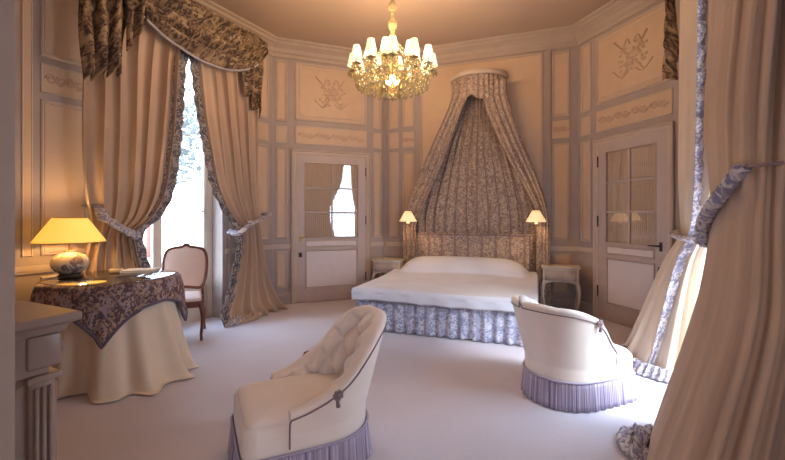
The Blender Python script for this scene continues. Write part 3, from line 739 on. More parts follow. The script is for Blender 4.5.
# ------------------------------------------------------------------ bedside tables
def cab_leg(mb, x, y, zt, dx, dy, r=.022, out=.03):
    pts, rr = [], []
    for k in range(15):
        t = k / 14; z = zt * (1 - t) + .006 * t; c = out * (math.sin(PI * t * .9) * 1.0 * (1 - t) * 2.2 - .9 * t * (1 - t) * 1.2 + .9 * max(0, t - .82) * 2)
        pts.append((x + dx * c, y + dy * c, z)); rr.append(r * (1.15 - .75 * t + .35 * max(0, t - .85) * 3))
    mb.tube(pts, rr, 10)
def nightstand(label, W, s, y, group):
    p = W.w(s, y); root = thing('bedside_table', label, 'bedside table', (p.x, p.y, 0), W.ang, group)
    w, d, h = .22, .145, .655
    def outline(g):   # serpentine front
        o = []
        for k in range(13): t = k / 12; o.append((-w - g + (2 * w + 2 * g) * t, -d - g - .022 * math.sin(PI * t) ** 2 + .012 * math.cos(2 * PI * t * 2) - .012))
        return o + [(w + g, d + g * .3), (-w - g, d + g * .3)]
    MB().prism(outline(.02), h - .022, h).build('table_top', M['white_wood'], root)
    b = MB().prism(outline(0), h - .20, h - .022)
    for k in range(16):  # scalloped apron
        t0, t1 = k / 16, (k + 1) / 16; f = lambda t: h - .20 - .05 * (abs(2 * t - 1) ** 2.2) + .004
        x0, x1 = -w + 2 * w * t0, -w + 2 * w * t1
        b.add([(x0, -d - .012, h - .19), (x1, -d - .012, h - .19), (x1, -d - .012, f(t1)), (x0, -d - .012, f(t0)), (x0, -d + .004, h - .19), (x1, -d + .004, h - .19), (x1, -d + .004, f(t1)), (x0, -d + .004, f(t0))],
              [(0, 1, 2, 3), (4, 7, 6, 5), (3, 2, 6, 7)])
    b.build('body', M['white_wood'], root)
    dr = MB().grid(lambda u, v: (-w + .03 + (2 * w - .06) * u, -d - .014 - .022 * math.sin(PI * (.07 + .86 * u)) ** 2 + .012 * math.cos(4 * PI * (.07 + .86 * u)) - .008, h - .18 + .135 * v), 16, 2)
    d_ = dr.build('drawer', M['mould'], root, thick=.008)
    MB().tube([(-.03, -d - .062, h - .115), (-.02, -d - .078, h - .125), (.02, -d - .078, h - .125), (.03, -d - .062, h - .115)], .005, 8).ball((-.032, -d - .056, h - .112), .009).ball((.032, -d - .056, h - .112), .009).build('handle', M['brass'], d_)
    for sx in (-1, 1):
        for sy in (-1, 1):
            mb = MB(); cab_leg(mb, sx * (w - .025), sy * (d - .02), h - .19, sx, sy); mb.build('leg', M['white_wood'], root)
    return root
nightstand('cream bedside table right of the bed, its curved legs in full view', WB, 2.66, -.26, 'bedside tables')
nightstand('cream bedside table left of the bed, half hidden behind the coverlet', WB, .20, -.26, 'bedside tables')

# ------------------------------------------------------------------ slipper chairs
def slipper(label, loc, ang, prof):
    root = thing('slipper_chair', label, 'chair', loc, ang, 'fringed slipper chairs')
    R = .285; FX = .36; SX = .12
    def path(a):          # a -1..1 round the horseshoe, returns point & outward normal
        q = R * PI / 2; st = SX + .08; tot = q + st; s = abs(a) * tot; sg = 1 if a >= 0 else -1
        if s < q: t = s / R; return Vector((-.08 - R * math.cos(t), sg * R * math.sin(t))), Vector((-math.cos(t), sg * math.sin(t)))
        return Vector((-.08 + (s - q), sg * R)), Vector((0, sg))
    def Hh(a):
        t = abs(a); return interp(prof, t)[0] if t > 0 else .81
    # base body under the seat
    def outline(g, n=72):
        pts = []; 
        for k in range(25): t = PI / 2 + PI * k / 24; pts.append((-.08 + (R + g) * math.cos(t), (R + g) * math.sin(t)))
        pts.append((.10, -(R + g))); pts.append((FX - .08, -(R + g) * .97))
        for k in range(7): t = -PI / 2 + PI / 2 * k / 6; pts.append((FX - .07 + (.07 + g) * math.cos(t), -(R - .07) * .97 + (.07 + g) * math.sin(t)))
        for k in range(7): t = PI / 2 * k / 6; pts.append((FX - .07 + (.07 + g) * math.cos(t), (R - .07) * .97 + (.07 + g) * math.sin(t)))
        pts.append((FX - .08, (R + g) * .97)); pts.append((.10, R + g))
        return pts
    def ring(mb, layers, capz=None):
        m = None; vs = []; fs = []
        for g, z in layers:
            o = outline(g); m = len(o); vs += [(x, y, z) for x, y in o]
        for j in range(len(layers) - 1):
            for i in range(m): fs.append((j * m + i, j * m + (i + 1) % m, (j + 1) * m + (i + 1) % m, (j + 1) * m + i))
        mb.add(vs, fs, True); return m
    mb = MB(); ring(mb, [(-.01, .13), (0, .14), (.004, .22), (.002, .34), (-.012, .355)])
    mb.build('seat_base', M['upholstery'], root)
    # domed seat cushion
    def dome(u, v):
        o = outline(-.012); n = len(o); t = u * n; i = int(t) % n; k = t - int(t); a, b = Vector(o[i]), Vector(o[(i + 1) % n]); p = a + (b - a) * k
        c = Vector((.08, 0)); r = min(1, v); q = c + (p - c) * math.sin(r * PI / 2)
        return (q.x, q.y, .345 + .075 * math.cos(r * PI / 2) ** .75)
    MB().grid(dome, 110, 14, cu=True).build('seat', M['upholstery'], root)
    pts = [(x, y, .352) for x, y in outline(.001)]
    # backrest: outer shell, rolled rim, tufted inside
    TH = .075
    def back(u, v):
        a = -1 + 2 * u; p, n = path(a); h = Hh(a); zb = .22
        lean = .16 * (1 - .55 * abs(a))
        if v < .36: t = v / .36; z = zb + (h - .03 - zb) * t; o = lean * max(0, (z - .30)) / .5 * .9 + .004
        elif v < .56:
            t = (v - .36) / .20 * PI; z = h - .03 + (.030 + .010 * abs(math.sin(PI * a * 3.3)) * max(0, 1 - abs(a))) * math.sin(t); o0 = lean * max(0, h - .03 - .30) / .5 * .9 + .004; o = o0 + .014 * math.sin(t) - (TH + .01) * (1 - math.cos(t)) / 2
        else:
            t = (v - .56) / .44; z = (h - .03) + (.33 - (h - .03)) * t; o = lean * max(0, (z - .30)) / .5 * .9 - TH - .006 - .02 * t
            # diamond tufts
            ca = a * 6.6; cz = (z - .36) / .118
            m1 = abs(math.sin(PI * (ca * .5 + cz * .5))) ; m2 = abs(math.sin(PI * (ca * .5 - cz * .5)))
            puff = (m1 * m2) ** .42; w = min(1, max(0, (1 - t) * 4)) * min(1, (1 - abs(a)) * 6)
            o -= (.105 * puff - .052) * w * min(1, .35 + t * 5)
        # roll ends forward a little
        q = p + n * o
        endk = max(0, (abs(a) - .93) / .07)
        q = q - n * 0 + Vector((.012 * endk, 0))
        return (q.x, q.y, z)
    MB().grid(back, 190, 110).build('backrest', M['upholstery'], root, weld=False)
    for a in (-1, 1):       # padded arm fronts closing the shell
        p, n = path(a); u = 0 if a < 0 else 1
        loop = [back(u, k / 30) for k in range(31)]
        c = Vector((sum(q[0] for q in loop) / 31 + .012, sum(q[1] for q in loop) / 31, sum(q[2] for q in loop) / 31))
        MB().add(loop + [tuple(c)], [(k, k + 1, 31) for k in range(30)] + [(30, 0, 31)], True).build('arm_front', M['upholstery'], root)
    # piping along outer rim
    rim = [Vector(back(k / 120, .35)) + Vector((0, 0, 0)) for k in range(121)]
    rim = [(Vector((r.x, r.y, r.z)) + Vector((path(-1 + 2 * k / 120)[1].x, path(-1 + 2 * k / 120)[1].y, 0)) * .003) for k, r in enumerate(rim)]
    e0 = [Vector(back(0, .02 + .33 * k / 8)) + Vector((.006, 0, 0)) for k in range(8)]; e1 = [Vector(back(1, .35 - .33 * k / 8)) + Vector((.006, 0, 0)) for k in range(1, 9)]
    MB().tube(e0 + rim + e1, .0045, 6).build('piping', M['welt'], root)
    for i in range(-7, 8):
        for j in range(0, 5):
            # buttons sit where both diagonal folds meet
            if (i + j) % 2: continue
            a = i / 6.6; z = .36 + .118 * j
            if abs(a) > .9 or z > Hh(a) - .07 or z < .40: continue
            h = Hh(a); t = ((h - .03) - z) / ((h - .03) - .33); x = back((a + 1) / 2, .56 + .44 * t); MB().ball(x, .009, .009, .009, 8).build('tuft_button', M['upholstery'], root)
    for sg in (-1, 1):
        x = Vector(back((sg * .66 + 1) / 2, .36)); n = path(sg * .66)[1]; x += Vector((n.x, n.y, 0)) * .015
        rs = MB(); rs.ball(x, .016, .016, .016, 10)
        for k in range(7): an = 2 * PI * k / 7; rs.ball(x + Vector((.02 * math.cos(an), 0, .02 * math.sin(an))), .010, .008, .010, 8)
        rs.tube([x, x + Vector((.004, 0, -.03)), x + Vector((.0, 0, -.06))], [.006, .010, .012], 8)
        rs.build('rosette', M['welt'], root)
    # bullion fringe
    o = outline(.012); cum = [0]
    for i in range(len(o)): cum.append(cum[-1] + (Vector(o[(i + 1) % len(o)]) - Vector(o[i])).length)
    tot = cum[-1]
    def fr(u, v):
        d = (u % 1.0) * tot; i = 0
        while cum[i + 1] < d: i += 1
        a, b = Vector(o[i]), Vector(o[(i + 1) % len(o)]); k = (d - cum[i]) / max(cum[i + 1] - cum[i], 1e-9); p = a + (b - a) * k
        n = Vector((b.y - a.y, a.x - b.x)); n = n.normalized() if n.length else n
        if n.dot(p - Vector((.05, 0))) < 0: n = -n
        q = p + n * ((.004 * math.sin(2 * PI * 170 * u) + .006 * math.sin(2 * PI * 33 * u + 1)) * (.25 + v) + .012 * v)
        return (q.x, q.y, .205 + (.006 - .205) * v)
    MB().grid(fr, 900, 5, cu=True, uv=lambda u, v: (u * tot, v * .2)).build('fringe', M['fringe'], root, thick=.004)
    gm = MB(); g2 = outline(.016); gm.tube([(x, y, .207) for x, y in g2], .008, 6, closed=True); gm.build('fringe_heading', M['fringe'], root)
    for x, y in ((.27, .20), (.27, -.20), (-.22, .15), (-.22, -.15)):
        MB().lathe([(.014, 0), (.02, .02), (.014, .04), (.024, .08), (.028, .14)], 12, (x, y, 0)).build('leg', M['walnut'], root)
    return root
slipper('tufted ivory slipper chair with lilac fringe, front left, its buttoned inside showing', (-.495, 2.22, 0), math.radians(206), [(1.0, .41), (.85, .44), (.70, .485), (.55, .56), (.42, .67), (.30, .765), (.15, .805), (0, .81)]).scale = (.95,) * 3
slipper('ivory slipper chair with lilac fringe seen from behind, near right curtain', (1.35, 3.02, 0), math.radians(21), [(1.0, .43), (.92, .50), (.80, .60), (.66, .68), (.45, .735), (.2, .755), (0, .76)]).scale = (.95,) * 3

# ------------------------------------------------------------------ carved walnut side chair by the window
def side_chair(loc, ang):
    """local: faces -y, origin at centre of the seat on the floor"""
    root = thing('side_chair', 'carved walnut chair with pale upholstery standing by the left window', 'chair', loc, ang)
    fw, bw, fy, by = .25, .20, -.23, .20
    def so(g):
        o = []
        for k in range(17): t = k / 16; o.append((-fw - g + (2 * fw + 2 * g) * t, fy - g - .03 * math.sin(PI * t)))
        return o + [(bw + g, by + g), (-bw - g, by + g)]
    mb = MB().prism(so(0), .36, .425); mb.build('seat_rail', M['walnut'], root)
    o = so(-.015); n = len(o)
    def cu(u, v):
        t = u * n; i = int(t) % n; k = t - int(t); a, b = Vector(o[i]), Vector(o[(i + 1) % n]); p = a + (b - a) * k; q = p * math.sin(v * PI / 2)
        return (q.x, q.y, .42 + .065 * math.cos(v * PI / 2) ** .5)
    MB().grid(cu, 76, 10, cu=True).build('seat', M['chairfab_seat'], root)
    for sx in (-1, 1):
        mb = MB(); cab_leg(mb, sx * (fw - .02), fy + .01, .40, sx * .8, -.8, .027, .035); mb.build('leg', M['walnut'], root)
        MB().tube([(sx * (bw - .01), by - .01, .40), (sx * (bw - .005), by + .01, .2), (sx * (bw + .01), by + .06, .004)], [.022, .018, .014], 8).build('leg', M['walnut'], root)
    def bp(s, z): return (s, by + .0 + (z - .42) * .22, z)
    loop = []
    ctrl = [(-.17, .50), (-.205, .56), (-.225, .70), (-.222, .84), (-.19, .925), (-.12, .955), (-.05, .965), (0, .985), (.05, .965), (.12, .955), (.19, .925), (.222, .84), (.225, .70), (.205, .56), (.17, .50), (.08, .505), (0, .515), (-.08, .505)]
    m = len(ctrl)
    for i in range(m):
        for k in range(4):
            t = k / 4; p = [ctrl[(i + j) % m] for j in (-1, 0, 1, 2)]
            f = lambda c: .5 * (2 * p[1][c] + (-p[0][c] + p[2][c]) * t + (2 * p[0][c] - 5 * p[1][c] + 4 * p[2][c] - p[3][c]) * t * t + (-p[0][c] + 3 * p[1][c] - 3 * p[2][c] + p[3][c]) * t ** 3)
            loop.append(bp(f(0), f(1)))
    fr = MB().tube(loop, .019, 8, closed=True)
    for sx in (-1, 1): fr.tube([(sx * (bw - .01), by - .005, .40), bp(sx * .19, .47), bp(sx * .18, .53)], .018, 8)
    fr.ball(bp(0, .995), .035, .014, .018, 10)
    fr.build('back_frame', M['walnut'], root)
    c = Vector(bp(0, .735)); L = len(loop)
    def pad(u, v):
        p = Vector(loop[int(u * L) % L]); q = c + (p - c) * .97 * math.sin(v * PI / 2); return (q.x, q.y - .028 * math.cos(v * PI / 2) ** .6, q.z)
    pd = MB().grid(pad, L, 8, cu=True)
    def pad2(u, v):
        p = Vector(loop[int(u * L) % L]); q = c + (p - c) * .97 * math.sin(v * PI / 2); return (q.x, q.y + .015 * math.cos(v * PI / 2) ** .6, q.z)
    pd.grid(pad2, L, 8, cu=True)
    pd.build('backrest', M['chairfab'], root)
    return root
M['chairfab_seat'] = plain('pale_damask', (.72, .60, .58), .7, var=.04)
side_chair((-2.33, 4.40, 0), math.radians(18))

# ------------------------------------------------------------------ round lamp table
TX, TY, TR, TZ = -2.42, 3.47, .455, .785
tb = thing('round_table', 'round lamp table hidden under cream and floral cloths', 'table', (TX, TY, 0), 0)
MB().lathe([(0, TZ - .025), (TR, TZ - .025), (TR + .003, TZ - .012), (TR, TZ), (0, TZ)], 64).build('table_top', M['walnut'], tb)
MB().lathe([(.05, .06), (.05, .3), (.07, .4), (.05, .6), (.08, TZ - .025)], 16).build('pedestal', M['walnut'], tb)
MB().box(-.25, .25, -.04, .04, .02, .07, .01).box(-.04, .04, -.25, .25, .02, .07, .01).build('foot', M['walnut'], tb)
def under(u, v):
    th = 2 * PI * u; pl = math.sin(15 * th + 1.6 * math.sin(2 * th)) + .5 * math.sin(7 * th + 2) + .3 * math.sin(27 * th + 1)
    if v < .12: t = v / .12; return (TR * 1.003 * t * math.cos(th), TR * 1.003 * t * math.sin(th), TZ + .004)
    t = (v - .12) / .88; k = t ** 1.3
    bias = math.exp(-((math.atan2(math.sin(th + .55), math.cos(th + .55))) / .75) ** 2)
    r = TR + .014 + k * (.015 + .26 * bias) + pl * (.003 + .056 * k) + .07 * bias * max(0, t - .86) * 5
    return (r * math.cos(th), r * math.sin(th), max(.012, TZ + .004 - (TZ - .01) * min(1, t * 1.06)))
def under_r(th, z):
    t = min(1, max(0, (TZ + .004 - z) / (TZ - .01) / 1.06)); x, y, _ = under((th / (2 * PI)) % 1.0, .12 + .88 * t); return math.hypot(x, y)
uc = MB().grid(under, 300, 46, cu=True, uv=lambda u, v: (u * 4, v)).build('tablecloth', M['cream'], None, thick=.005)
uc.location = (TX, TY, 0); props(uc, 'plain cream floor-length cloth under the floral cloth on lamp table', 'tablecloth')
SA = .665; ROT = math.radians(-62)
def over(u, v):
    x, y = (2 * u - 1) * SA, (2 * v - 1) * SA; r = math.hypot(x, y); th = math.atan2(y, x) + ROT - PI / 4
    R0 = TR + .03
    if r <= R0: rr, z = r, TZ + .013
    else:
        d = r - R0; rr = R0 + .024 * math.sin(min(1, d / .04) * PI / 2) + d * .10 + .012 * math.sin(13 * th) * min(1, d / .15); z = TZ + .013 - max(0, d - .01) * .985
    wth = 13 * th
    rr += (.008 * math.sin(11 * th + 1) * min(1, max(0, r - R0) / .1))
    if r > R0: rr = max(rr, under_r(th, z) + .016)
    return (rr * math.cos(th), rr * math.sin(th), z)
oc = MB().grid(over, 110, 110, uv=lambda u, v: (u * 1.5, v * 1.5)).build('table_throw', M['throw'], None, thick=.007)
oc.location = (TX, TY, 0); props(oc, 'dark floral square cloth with pointed corners draped over lamp table', 'tablecloth')
hem = MB(); pts = [over(k / 60, 0) for k in range(60)] + [over(1, k / 60) for k in range(60)] + [over(1 - k / 60, 1) for k in range(60)] + [over(0, 1 - k / 60) for k in range(60)]
hem.tube(pts, .012, 6, closed=True); hem.build('cloth_border', plain('dark_blue_border', (.12, .10, .16), .8), oc)
gt = MB().lathe([(0, 0), (TR + .012, 0), (TR + .018, .004), (TR + .012, .009), (0, .009)], 72).build('glass_tabletop', M['topglass'], None)
gt.location = (TX, TY, TZ + .020); props(gt, 'round sheet of glass covering the top of the lamp table', 'glass top')
# lamp
kx = (70 - CX) / FPX; ly = 3.40; lx = kx * ly; z0 = TZ + .030
lamp = thing('table_lamp', 'lit table lamp with yellow shade and round painted porcelain body', 'lamp', (lx, ly, z0))
MB().lathe([(0, 0), (.085, 0), (.09, .012), (.075, .022), (.07, .035), (0, .035)], 32).build('base', M['ebony'], lamp)
bd = MB(); prof = [(.07, .035), (.10, .05), (.126, .085), (.132, .12), (.124, .155), (.098, .187), (.06, .205), (.045, .215), (.05, .225), (0, .228)]
n = 40; vs = [(r * math.cos(2 * PI * k / n), r * math.sin(2 * PI * k / n), z) for r, z in prof for k in range(n)]
bd.add(vs, [(i * n + k, i * n + (k + 1) % n, (i + 1) * n + (k + 1) % n, (i + 1) * n + k) for i in range(len(prof) - 1) for k in range(n)], True, [(k / n * .9, z) for r, z in prof for k in range(n)])
bd.build('body', M['porcelain'], lamp)
MB().lathe([(0, .226), (.016, .226), (.011, .25), (.011, .33), (.018, .335), (.018, .37), (0, .372)], 14).build('stem', M['brass'], lamp)
MB().grid(lambda u, v: ((.118 + .135 * v) * math.cos(2 * PI * u), (.118 + .135 * v) * math.sin(2 * PI * u), .50 - .205 * v), 60, 8, cu=True).build('lamp_shade', M['shade_yellow'], lamp, thick=.003)
rg = MB(); rg.tube([(.253 * math.cos(2 * PI * k / 48), .253 * math.sin(2 * PI * k / 48), .296) for k in range(48)], .004, 6, closed=True)
rg.tube([(.118 * math.cos(2 * PI * k / 32), .118 * math.sin(2 * PI * k / 32), .50) for k in range(32)], .004, 6, closed=True)
for k in range(3): a = 2 * PI * k / 3; rg.tube([(0, 0, .372), (.118 * math.cos(a), .118 * math.sin(a), .498)], .002, 5)
rg.build('shade_ring', M['brass'], lamp)
def point(name, parent, loc, e, col, r=.03):
    li = bpy.data.lights.new(name, 'POINT'); li.energy = e; li.color = col; li.shadow_soft_size = r
    lo = bpy.data.objects.new(name, li); link(lo, parent); lo.location = loc; return lo
point('lamp_bulb', lamp, (0, 0, .41), 12, (1, .62, .26), .035)
bk = thing('book', 'closed pale book lying on the lamp table', 'book', (-2.34, 3.72, TZ + .030), math.radians(12))
MB().box(-.13, .13, -.09, .09, .003, .018).build('pages', M['paper'], bk)
MB().box(-.135, .13, -.095, .095, 0, .003).box(-.135, .13, -.095, .095, .018, .021).box(-.138, -.133, -.095, .095, 0, .021).build('cover', M['coverlet'], bk)
nb = MB().box(-.05, .05, -.035, .035, 0, .03, .005).build('trinket_box', M['mould'], None)
nb.location = (-2.54, 3.68, TZ + .030); nb.rotation_euler = (0, 0, .3); props(nb, 'small pale box between the lamp and the book on the table', 'box')

# ------------------------------------------------------------------ fireplace
fp = thing('fireplace', 'taupe marble fireplace with moulded mantel shelf in the near left corner', 'fireplace', WG.loc(), WG.ang)
X0, X1, YF, ZT = .487, 1.56, -.405, .965
sh = MB(); pf = [(.0, ZT - .075), (.012, ZT - .07), (.02, ZT - .045), (.045, ZT - .035), (.05, ZT - .028), (.05, ZT - .006), (.044, ZT)]
def shelf_ring(g): return [(X0 + .05 - g, -.0), (X0 + .05 - g, YF + .05 - g), (X1 - .05 + g, YF + .05 - g), (X1 - .05 + g, -.0)]
vs = [(x, y, z) for g, z in pf for x, y in shelf_ring(g)]
sh.add(vs, [(i * 4 + k, i * 4 + (k + 1) % 4, (i + 1) * 4 + (k + 1) % 4, (i + 1) * 4 + k) for i in range(len(pf) - 1) for k in range(4)] + [(3, 2, 1, 0), tuple(len(vs) - 4 + k for k in range(4))])
sh.build('mantel_shelf', M['marble'], fp)
by0 = YF + .055
bd = MB().box(X0 + .055, X1 - .055, by0 + .03, -.0, ZT - .22, ZT - .075)
bd.box(X0 + .075, X0 + .25, by0 + .05, -.0, 0, ZT - .22).box(X1 - .25, X1 - .075, by0 + .05, -.0, 0, ZT - .22)
bd.box(X0 + .25, X1 - .25, by0 + .08, -.0, ZT - .34, ZT - .22); bd.build('surround', M['marble'], fp)
MB().box(X0 + .25, X1 - .25, -.03, -.0, 0, ZT - .34).box(X0 + .25, X1 - .25, by0 + .06, -.03, 0, .012).build('hearth', M['iron'], fp)
for xx in (X0 + .045, X1 - .165):
    mb = MB(); mb.box(xx, xx + .12, by0 - .01, by0 + .10, ZT - .20, ZT - .075, .012)
    mb.box(xx + .012, xx + .108, by0 + .005, by0 + .09, .10, ZT - .24, .012); mb.box(xx - .005, xx + .125, by0 - .01, by0 + .10, 0, .11, .008)
    mb.box(xx - .003, xx + .123, by0 - .01, by0 + .10, ZT - .25, ZT - .225, .006)
    for k in range(3): mb.tube([(xx + .006, by0 + .025 + k * .022, .14), (xx + .006, by0 + .025 + k * .022, ZT - .27)], .008, 8); mb.tube([(xx + .03 + k * .03, by0 + .003, .14), (xx + .03 + k * .03, by0 + .003, ZT - .27)], .008, 8)
    for sg in (-1, 1): mb.tube([(xx + .06 + sg * .035 + .02 * math.cos(t) * (1 - t / 14), by0 - .012, ZT - .14 + .03 * math.sin(t) * (1 - t / 14)) for t in [q * .6 for q in range(16)]], .006, 6)
    mb.build('pilaster', M['marble'], fp)
ms = MB()
for (a, b, z0_, z1_) in ((by0 + .15, -.04, .12, ZT - .27),):
    pr = [(0, 0), (.006, .012), (.018, .012), (.024, 0)]; xs = X0 + .075
    vs = []
    for i_, p_ in pr: vs += [(xs - p_, a + i_, z0_ + i_), (xs - p_, b - i_, z0_ + i_), (xs - p_, b - i_, z1_ - i_), (xs - p_, a + i_, z1_ - i_)]
    ms.add(vs, [(i * 4 + k, i * 4 + (k + 1) % 4, (i + 1) * 4 + (k + 1) % 4, (i + 1) * 4 + k) for i in range(3) for k in range(4)])
ms.build('side_panel_moulding', M['marble'], fp)

# ------------------------------------------------------------------ chandelier
CHX, CHY = 0.0, 4.05; ZC = 2.74
ch = thing('chandelier', 'lit crystal chandelier with small white shades hanging from the ceiling', 'chandelier', (CHX, CHY, 0))
st = MB(); st.lathe([(0, ZC - .19), (.02, ZC - .18), (.035, ZC - .15), (.02, ZC - .12), (.05, ZC - .09), (.09, ZC - .05), (.06, ZC), (.03, ZC + .04), (.05, ZC + .10), (.06, ZC + .14), (.03, ZC + .2), (.045, ZC + .27), (.055, ZC + .33), (.03, ZC + .40), (.02, ZC + .46),
          (.045, ZC + .50), (.05, ZC + .54), (.02, ZC + .58), (.018, ZC + .64), (.045, ZC + .68), (.045, ZC + .72), (.018, ZC + .77), (.016, ZC + .86), (.04, ZC + .90), (.016, ZC + .95), (.014, H - .03)], 16)
st.build('stem', M['crystal'], ch)
MB().lathe([(.015, H - .09), (.03, H - .08), (.07, H - .035), (.075, H - .002), (0, H - .001)], 20).build('ceiling_rose', M['brass'], ch)
def drop(mb, x, y, z, s=1.0):
    mb.lathe([(.001, 0), (.006 * s, -.008 * s), (.013 * s, -.035 * s), (.009 * s, -.052 * s), (.001, -.062 * s)], 6, (x, y, z))
def strand(mb, a, b, sag, n=9, r=.008):
    a, b = Vector(a), Vector(b)
    m = n * 4; pts = []
    for k in range(m + 1):
        t = k / m; p = a.lerp(b, t); p.z -= sag * 4 * t * (1 - t); pts.append(p)
    mb.tube(pts, [r if k % 4 in (1, 2) else r * .3 for k in range(m + 1)], 6)
tiers = [(12, .40, ZC + .0, ZC + .085, 0.0), (6, .24, ZC + .06, ZC + .20, .26)]
tips = []
for (n, r, za, zs, ph0) in tiers:
    ring = []
    for k in range(n):
        a = 2 * PI * k / n + ph0; c, s = math.cos(a), math.sin(a); mb = MB()
        pts = [(.03, 0), (.10, -.03), (.20, -.05), (.30, -.045), (.37, -.01), (.40, .045)]
        path = []
        for i in range(len(pts) - 1):
            for q in range(4): t = q / 4; path.append((pts[i][0] + (pts[i + 1][0] - pts[i][0]) * t, pts[i][1] + (pts[i + 1][1] - pts[i][1]) * t))
        path.append(pts[-1]); f = r / .40
        mb.tube([(x * f * c, x * f * s, za + z) for x, z in path], .0085, 8)
        arm = mb.build('arm', M['crystal'], ch); tip = Vector((r * c, r * s, za + .045)); ring.append(tip); tips.append(tip)
        MB().lathe([(.008, 0), (.028, .004), (.046, .014), (.048, .018), (.01, .012)], 14, tip).build('drip_pan', M['crystal'], arm)
        MB().lathe([(.011, .01), (.011, .075), (0, .078)], 10, tip).build('candle', M['paper'], arm)
        MB().grid(lambda u, v: (tip.x + (.030 + .026 * v) * math.cos(2 * PI * u), tip.y + (.030 + .026 * v) * math.sin(2 * PI * u), tip.z + .185 - .12 * v), 18, 3, cu=True).build('lamp_shade', M['shade_chand'], arm, thick=.002)
        dm = MB()
        for q in range(6): b_ = 2 * PI * q / 6; drop(dm, tip.x + .044 * math.cos(b_), tip.y + .044 * math.sin(b_), tip.z + .010, .9)
        dm.build('crystal_drops', M['crystal'], arm)
    for k in range(n):
        sm = MB(); strand(sm, ring[k] + Vector((0, 0, -.005)), ring[(k + 1) % n] + Vector((0, 0, -.005)), .07, 9); sm.build('bead_strand', M['crystal'], ch)
        a = 2 * PI * k / n + ph0; sm = MB(); strand(sm, (.045 * math.cos(a), .045 * math.sin(a), ZC + .36), ring[k] + Vector((0, 0, .005)), .05, 12, .007); sm.build('bead_strand', M['crystal'], ch)
sm = MB()
for R_, z_, n_ in ((.30, ZC - .05, 22), (.20, ZC - .09, 16), (.10, ZC - .11, 10), (.36, ZC - .02, 26)):
    sm.tube([(R_ * math.cos(2 * PI * k / 36), R_ * math.sin(2 * PI * k / 36), z_) for k in range(36)], .005, 6, closed=True)
    for k in range(n_): a = 2 * PI * k / n_; drop(sm, R_ * math.cos(a), R_ * math.sin(a), z_ - .004, 1.6)
sm.build('drop_rings', M['crystal'], ch)
point('chandelier_glow', ch, (0, 0, ZC + .30), 36, (1, .66, .34), .10)
point('chandelier_glow', ch, (0, 0, ZC - .04), 9, (1, .66, .34), .05)  # extra light added inside the basket to brighten the crystal drops
for k in range(0, 12, 2):
    t = tips[k]; point('chandelier_bulb', ch, (t.x, t.y, t.z + .205), 21, (1, .66, .34), .03)

# ------------------------------------------------------------------ daylight, camera, look
w = bpy.data.worlds.new('sky'); sc.world = w; w.use_nodes = True; nt = w.node_tree
bg = nt.nodes['Background']; tc = N(nt, 'ShaderNodeTexCoord'); sp_ = N(nt, 'ShaderNodeSeparateXYZ'); nt.links.new(tc.outputs['Generated'], sp_.inputs[0])
r = ramp(nt, [(.0, (.60, .66, .70)), (.5, (.68, .83, 1.0)), (1.0, (.52, .72, 1.0))])
mr = N(nt, 'ShaderNodeMapRange'); mr.inputs[1].default_value = -1; mr.inputs[2].default_value = 1; nt.links.new(sp_.outputs[2], mr.inputs[0]); nt.links.new(mr.outputs[0], r.inputs['Fac'])
nt.links.new(r.outputs['Color'], bg.inputs['Color']); bg.inputs['Strength'].default_value = 11
for W, op in ((WD, DW), (WF, FW)):
    li = bpy.data.lights.new('window_portal', 'AREA'); li.shape = 'RECTANGLE'; li.size = op[1] - op[0]; li.size_y = op[3]; li.cycles.is_portal = True
    o = bpy.data.objects.new('window_portal', li); link(o); p = W.w((op[0] + op[1]) / 2, T + .02); o.location = (p.x, p.y, op[3] / 2)
    d = Vector((-W.o.x, -W.o.y, 0)); o.rotation_euler = d.to_track_quat('-Z', 'Y').to_euler()
su = bpy.data.lights.new('sun', 'SUN'); su.energy = 34; su.angle = math.radians(35); su.color = (.84, .92, 1.0)
so_ = bpy.data.objects.new('sun', su); link(so_); sd = Vector((-.28, .85, -1.15)); so_.rotation_euler = sd.to_track_quat('-Z', 'Y').to_euler()

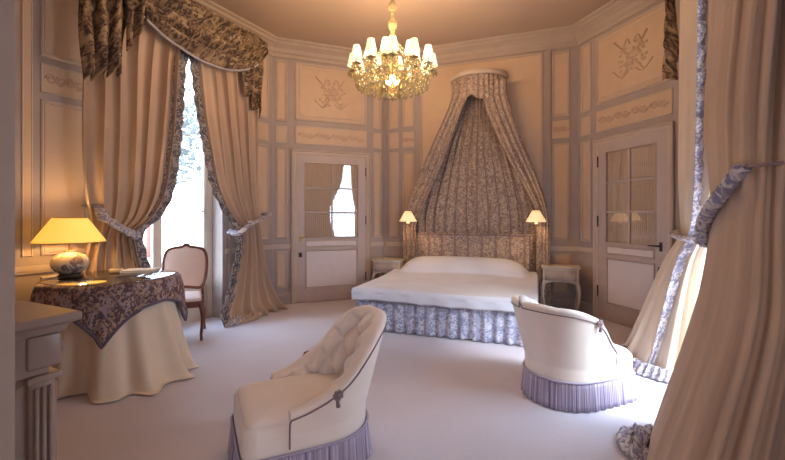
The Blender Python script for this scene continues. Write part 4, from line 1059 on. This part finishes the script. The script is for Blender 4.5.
# unseen fill lamp added behind the camera to brighten chairs and near curtain
li = bpy.data.lights.new('lobby_fill', 'AREA'); li.shape = 'RECTANGLE'; li.size = 2.4; li.size_y = 2.0; li.energy = 38; li.color = (.88, .88, 1.0)
o = bpy.data.objects.new('lobby_fill', li); link(o); o.location = (.2, -1.3, 1.5); o.rotation_euler = Vector((0, 1, 0)).to_track_quat('-Z', 'Y').to_euler()
def garden_tree(label, x, y, h, seed):
    root = thing('garden_tree', label, 'tree', (x, y, -.3), 0, 'trees outside the left window'); R = random.Random(seed)
    MB().tube([(0, 0, 0), (.05, .02, h * .3), (0, 0, h * .7)], [.16, .12, .06], 8).build('trunk', M['walnut'], root)
    lf = MB()
    for k in range(1500):
        a, b_ = R.uniform(0, 2 * PI), R.uniform(-1, 1); q_ = (1 - b_ * b_) ** .5; r_ = R.uniform(.5, 1) * h * .33
        c = Vector((r_ * q_ * math.cos(a), r_ * q_ * math.sin(a), h * .66 + r_ * b_ * 1.05)); d1 = Vector((R.uniform(-1, 1), R.uniform(-1, 1), R.uniform(-1, 1))).normalized() * .16; d2 = d1.orthogonal().normalized() * .09
        lf.add([c - d1, c + d2, c + d1, c - d2], [(0, 1, 2, 3)])
    lf.build('foliage', M['leaf'], root)
M['leaf'] = plain('hazy_foliage', (.085, .10, .105), .9)
garden_tree('pale garden tree seen through the left window', -9.4, 15.5, 7.5, 1)
cam = bpy.data.cameras.new('camera'); cam.sensor_width = 36; cam.lens = 36 * FPX / 785; cam.shift_y = -(230 - HY) / 785; cam.clip_start = .05
co = bpy.data.objects.new('camera', cam); link(co); co.location = (0, 0, HC); co.rotation_euler = (PI / 2, 0, 0); sc.camera = co
vs_ = sc.view_settings; vs_.view_transform = 'Standard'; vs_.look = 'None'; vs_.gamma = 1; vs_.use_curve_mapping = False; vs_.exposure = 0.0
sc.cycles.use_denoising = True; sc.cycles.max_bounces = 8; sc.cycles.diffuse_bounces = 5; sc.cycles.caustics_reflective = False; sc.cycles.caustics_refractive = False
sc.cycles.sample_clamp_indirect = 6
